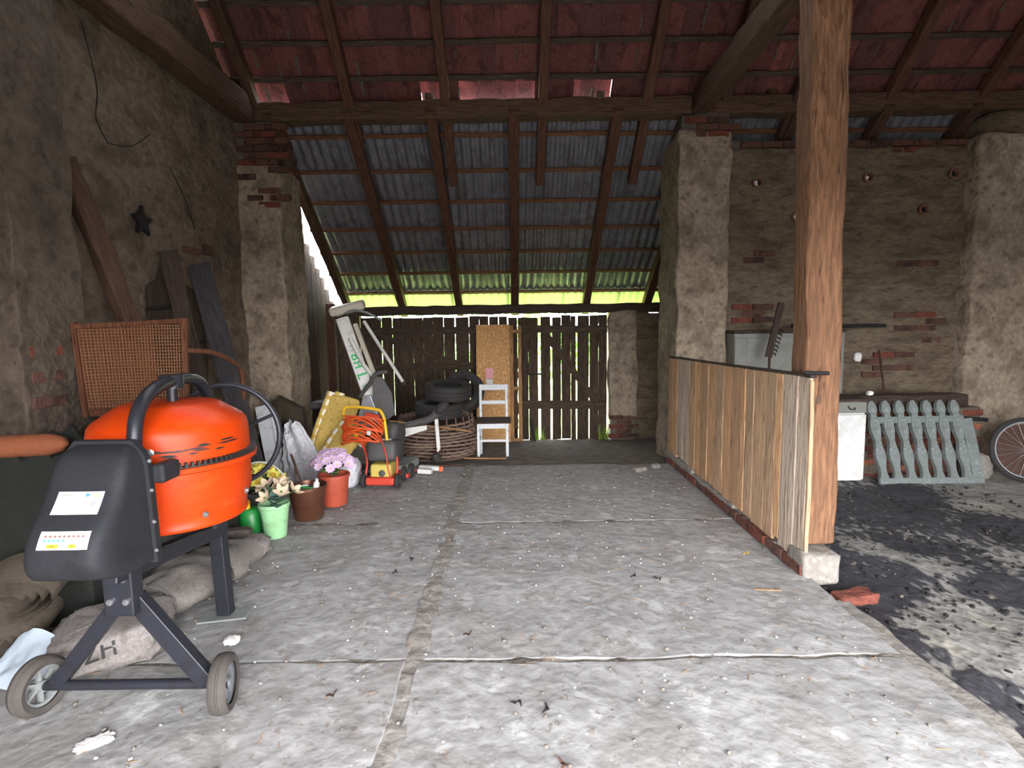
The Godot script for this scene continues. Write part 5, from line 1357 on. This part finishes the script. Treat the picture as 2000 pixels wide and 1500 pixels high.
# ---------- right bay ----------
func build_right_bay() -> void:
	# brick manger with a dark timber lip
	var m := thing("brick_manger", "low manger of rough red bricks under a dark timber lip", "manger")
	slab(m, "mortar_core", V(3.82, -0.25, -6.56), V(5.2, 0.66, -6.06), M.mortar, 0.12, 0.03, 0.02)
	bricks(m, V(3.84, -0.14, -6.06), V(1, 0, 0), V(0, 0, 1), 10, 6, func(c, r): return c < 4.9 and rng.randf() < 0.96, 0.008, ["brick_b", "brick_c", "brick_d", "brick_e"])
	timber(m, "timber_lip", V(3.8, 0.73, -6.1), V(5.02, 0.74, -6.12), 0.2, 0.14, M.dark_wood, Vector3.UP, 0.02, 0.03)
	tag(part(self, "field_stone", lump(V(0.3, 0.3, 0.24), 0.16, 2.0, 8.0, 0.8), M.concrete_old, at(5.04, 0.03, -5.9)), "round grey field stone at the corner of the brick manger", "stone")
	tag(timber(self, "iron_bar", V(4.9, 0.55, -5.98), V(5.2, 0.53, -5.98), 0.04, 0.04, M.iron), "short black iron bar beside the concrete fence panel", "bar")
	# white cabinet
	var c := thing("enamel_cabinet", "white speckled enamel cabinet with a drawer beside the timber post", "cabinet", V(3.42, -0.08, -5.78))
	part(c, "body", boxm(V(0.64, 0.86, 0.4), 0.006), M.enamel, at(0, 0.43, -0.22))
	part(c, "door", boxm(V(0.635, 0.7, 0.02), 0.005), M.enamel, at(0, 0.37, 0.0))
	var dr := part(c, "drawer", boxm(V(0.635, 0.115, 0.02), 0.005), M.cabinet_grey, at(0, 0.795, 0.0))
	part(dr, "handle", tubem(curve([V(0.12, 0.02, 0.01), V(0.13, -0.01, 0.03), V(0.18, -0.015, 0.03), V(0.19, 0.0, 0.01)], 4), 0.006, 6), M.iron)
	part(c, "worktop", boxm(V(0.66, 0.03, 0.46), 0.005), M.dark_wood, at(0.01, 0.875, -0.2))
	# grey cupboard against the wall
	c = thing("cupboard", "tall pale grey cupboard behind the plank partition", "cupboard", V(3.17, -0.08, -6.45))
	part(c, "body", boxm(V(1.26, 1.58, 0.26), 0.006), M.cabinet_grey, at(0, 0.79, 0.0))
	for q in [[-0.575, 0.14], [-0.19, 0.61], [0.38, 0.5]]: part(c, "door", boxm(V(q[1], 1.48, 0.02), 0.005), M.cabinet_grey, at(q[0] * 0.97, 0.79, 0.14))
	part(c, "top_board", boxm(V(1.28, 0.035, 0.3), 0.006), M.dark_wood, at(0.0, 1.6, 0.0))
	tag(timber(self, "dark_pole", V(3.2, 1.585, -6.34), V(4.3, 1.57, -6.4), 0.05, 0.04, M.iron), "black wooden pole lying along the grey cupboard's top", "pole")
	var rk := thing("rake", "dark toothed rake head leaning in front of the grey cupboard", "rake")
	part(rk, "rake_bar", boxm(V(0.07, 0.6, 0.03), 0.006), M.dark_wood, along(V(2.92, 1.82, -6.03), V(2.79, 1.26, -6.0), V(0, 0, 1)))
	for i in 7: part(rk, "tooth", tubem([V(2.89 - i * 0.012, 1.55 - i * 0.042, -6.02), V(2.935 - i * 0.012, 1.53 - i * 0.042, -6.0), V(2.93 - i * 0.012, 1.515 - i * 0.042, -5.99)], 0.008, 5), M.iron)
	part(rk, "pole", tubem([V(2.8, 1.27, -6.0), V(2.72, 0.0, -5.85)], 0.014, 8), M.dark_wood)
	var rod := thing("iron_hook", "thin rusty rod hung on the wall above the concrete fence panel", "rod")
	part(rod, "rod", tubem([V(4.32, 1.28, -6.5), V(4.14, 0.83, -6.1)], 0.012, 6), M.rust)
	tag(part(self, "white_rag", lump(V(0.08, 0.1, 0.05), 0.3, 4.0, 2.0), M.paper_white, at(4.12, 1.2, -6.58)), "small white rag stuck on the wall near the rusty rod", "rag")
	tag(part(self, "white_rag", lump(V(0.06, 0.05, 0.05), 0.3, 4.0, 6.0), M.paper_white, at(3.95, 0.83, -6.06)), "tiny white scrap lying on the dark timber lip", "rag")
	# concrete fence panel with seven wavy pickets, leaning
	var f := thing("fence_panel", "grey concrete fence panel of seven wavy pickets leaning on the bricks", "fence panel", V(4.4, -0.1, -5.72))
	f.rotation = V(deg_to_rad(-14), 0, 0)
	for i in 7:
		var po := PackedVector2Array()
		var fl := PackedVector2Array()
		for j in 25:
			var y := 0.03 + 0.86 * j / 24.0
			var w := 0.043 + 0.012 * cos(y * 21.0)
			if y > 0.78: w = 0.05 * sqrt(maxf(0.03, 1.0 - pow((y - 0.78) / 0.115, 2.0)))
			po.append(Vector2(w, y)); fl.append(Vector2(-w, y))
		fl.reverse()
		po.append_array(fl)
		part(f, "picket", prismm(po, 0.045), M.fence_concrete, at(-0.44 + i * 0.148 - 0.02, 0.0, 0.0, 0, 0, 4.5))
	part(f, "rail", boxm(V(1.1, 0.07, 0.05), 0.01), M.fence_concrete, at(0.03, 0.03, 0.004))
	part(f, "rail", boxm(V(1.0, 0.075, 0.04), 0.01), M.fence_concrete, at(-0.04, 0.68, -0.004, 0, 0, 0.5))
	part(f, "side_post", boxm(V(0.12, 0.7, 0.045), 0.01), M.fence_concrete, at(0.51, 0.34, 0, 0, 0, 4.5))
	# bicycle wheel
	var w := thing("bicycle_wheel", "black bicycle wheel leaning on the plastered pillar", "wheel", V(5.42, 0.25, -5.72), deg_to_rad(-14))
	w.rotation.x = deg_to_rad(-10)
	part(w, "tyre", lathem(torus(0.318, 0.024, 60, 10), 64), M.rubber, at(0, 0, 0, 90))
	part(w, "rim", lathem([Vector2(0.285, -0.014), Vector2(0.298, -0.014), Vector2(0.298, 0.014), Vector2(0.285, 0.014), Vector2(0.285, -0.014)], 60), M.silver, at(0, 0, 0, 90))
	part(w, "hub", lathem([Vector2(0, -0.04), Vector2(0.02, -0.04), Vector2(0.014, 0), Vector2(0.02, 0.04), Vector2(0, 0.04)], 16), M.silver, at(0, 0, 0, 90))
	for i in 24:
		var a := TAU * i / 24
		part(w, "spoke", tubem([V(cos(a + 0.3) * 0.016, sin(a + 0.3) * 0.016, 0.02 if i % 2 else -0.02), V(cos(a) * 0.287, sin(a) * 0.287, 0)], 0.0018, 4), M.silver)
	part(w, "spoke_guard", lathem([Vector2(0.02, 0.0), Vector2(0.27, 0.0), Vector2(0.27, 0.006), Vector2(0.02, 0.006)], 40), M.rust, at(0, 0, -0.03, 90))

# ---------- litter ----------
func scatter(called: String, label: String, mesh: Mesh, m: Material, spots: Array) -> void:
	var mm := MultiMesh.new()
	mm.transform_format = MultiMesh.TRANSFORM_3D
	mm.mesh = mesh
	mm.instance_count = spots.size()
	for i in spots.size(): mm.set_instance_transform(i, spots[i])
	var o := MultiMeshInstance3D.new()
	o.name = numbered(called)
	o.multimesh = mm
	o.material_override = m
	add_child(o)
	tag(o, label, "litter", "", "stuff")

func build_litter() -> void:
	var chip := boxm(V(0.012, 0.004, 0.009), 0.002)
	var straw := boxm(V(0.045, 0.002, 0.003), 0.0008)
	var crumb := lump(V(0.018, 0.012, 0.015), 0.4, 2.0, 1.0, 0.9, 8, 6)
	var place := func(count: int, x0: float, x1: float, z0: float, z1: float, y: float, lo: float, hi: float) -> Array:
		var out := []
		for i in count:
			out.append(Transform3D(Basis.from_euler(V(R(-0.15, 0.15), R(0, TAU), R(-0.15, 0.15))).scaled(Vector3.ONE * R(lo, hi)), V(R(x0, x1), y + 0.004, R(z0, z1))))
		return out
	scatter("lime_chips", "scattered white lime chips on the concrete floor", chip, M.paper_white, place.call(260, -2.0, 1.8, -6.0, -1.5, 0.0, 0.4, 1.2))
	scatter("straw_litter", "scattered straw bits on the concrete floor", straw, M.pine, place.call(200, -2.0, 1.8, -6.2, -1.5, 0.0, 0.4, 1.2))
	scatter("dirt_crumbs", "scattered brown dirt crumbs on the concrete floor", crumb, M.dirt, place.call(420, -2.2, 1.8, -6.3, -1.5, 0.0, 0.3, 1.3))
	scatter("coal_crumbs", "coal crumbs and black grit on the lower floor beyond the partition", crumb, M.soot_black, place.call(900, 2.05, 4.8, -5.6, -1.6, -0.1, 0.4, 2.0))
	scatter("ash_crumbs", "pale mortar crumbs on the sooty lower floor", crumb, M.mortar, place.call(220, 2.05, 5.0, -5.6, -1.6, -0.1, 0.3, 1.6))
	var curl := surfm(8, 3, func(u: float, v: float) -> Vector3: return V((u - 0.5) * 0.05, 0.012 * absf(sin(u * 5.0)) + 0.004, (v - 0.5) * 0.02 * sin(PI * clampf(0.1 + u * 0.8, 0, 1)) + 0.015 * sin(u * 4)), 0.001)
	var n := 0
	for q in [[-0.81, -2.28, 20], [-0.79, -3.5, 60], [-0.72, -3.7, 100], [-0.25, -2.75, 10], [0.0, -2.2, 150], [0.12, -2.17, 60], [0.16, -1.87, 80], [0.76, -3.4, 30], [0.9, -3.35, 120]]:
		tag(part(self, "dry_leaf", curl, M.soot_black if n % 3 else M.rust, at(q[0], 0.003, q[1], 0, q[2])), "small curled dark leaf lying on the concrete floor", "leaf", "curled dark leaves on the floor")
		n += 1
	for q in [[1.42, -6.05, 0.16, "broad flat piece of broken concrete at the floor edge near the pale pillar"], [1.62, -6.16, 0.1, "small broken concrete lump at the floor edge near the pale pillar"]]:
		tag(part(self, "concrete_chunk", lump(V(q[2], 0.05, q[2] * 0.6), 0.4, 3.0, q[0] * 5, 0.6), M.concrete_old, at(q[0], 0.015, q[1], 0, 25)), q[3], "rubble")
	tag(part(self, "yellow_leaf", curl, M.yellow_leaf, at(1.62, 0.004, -3.72, 0, 10)), "yellow leaf lying on the floor near the partition's kerb", "leaf")
	tag(part(self, "wood_sliver", boxm(V(0.16, 0.006, 0.012), 0.002), M.pine, at(1.53, 0.004, -3.2, 0, -6)), "pale wood sliver lying on the floor near the post", "sliver")
	tag(part(self, "lime_lump", lump(V(0.07, 0.03, 0.06), 0.3, 3.0, 2.0), M.paper_white, at(-1.47, 0.008, -2.72)), "white lime lump on the floor before the mixer's rear leg", "lump")
	tag(part(self, "lime_lump", lump(V(0.12, 0.012, 0.07), 0.4, 3.0, 5.0), M.paper_white, at(-1.66, 0.003, -2.02, 0, 40)), "flat white lime splash on the floor before the axle", "lump")
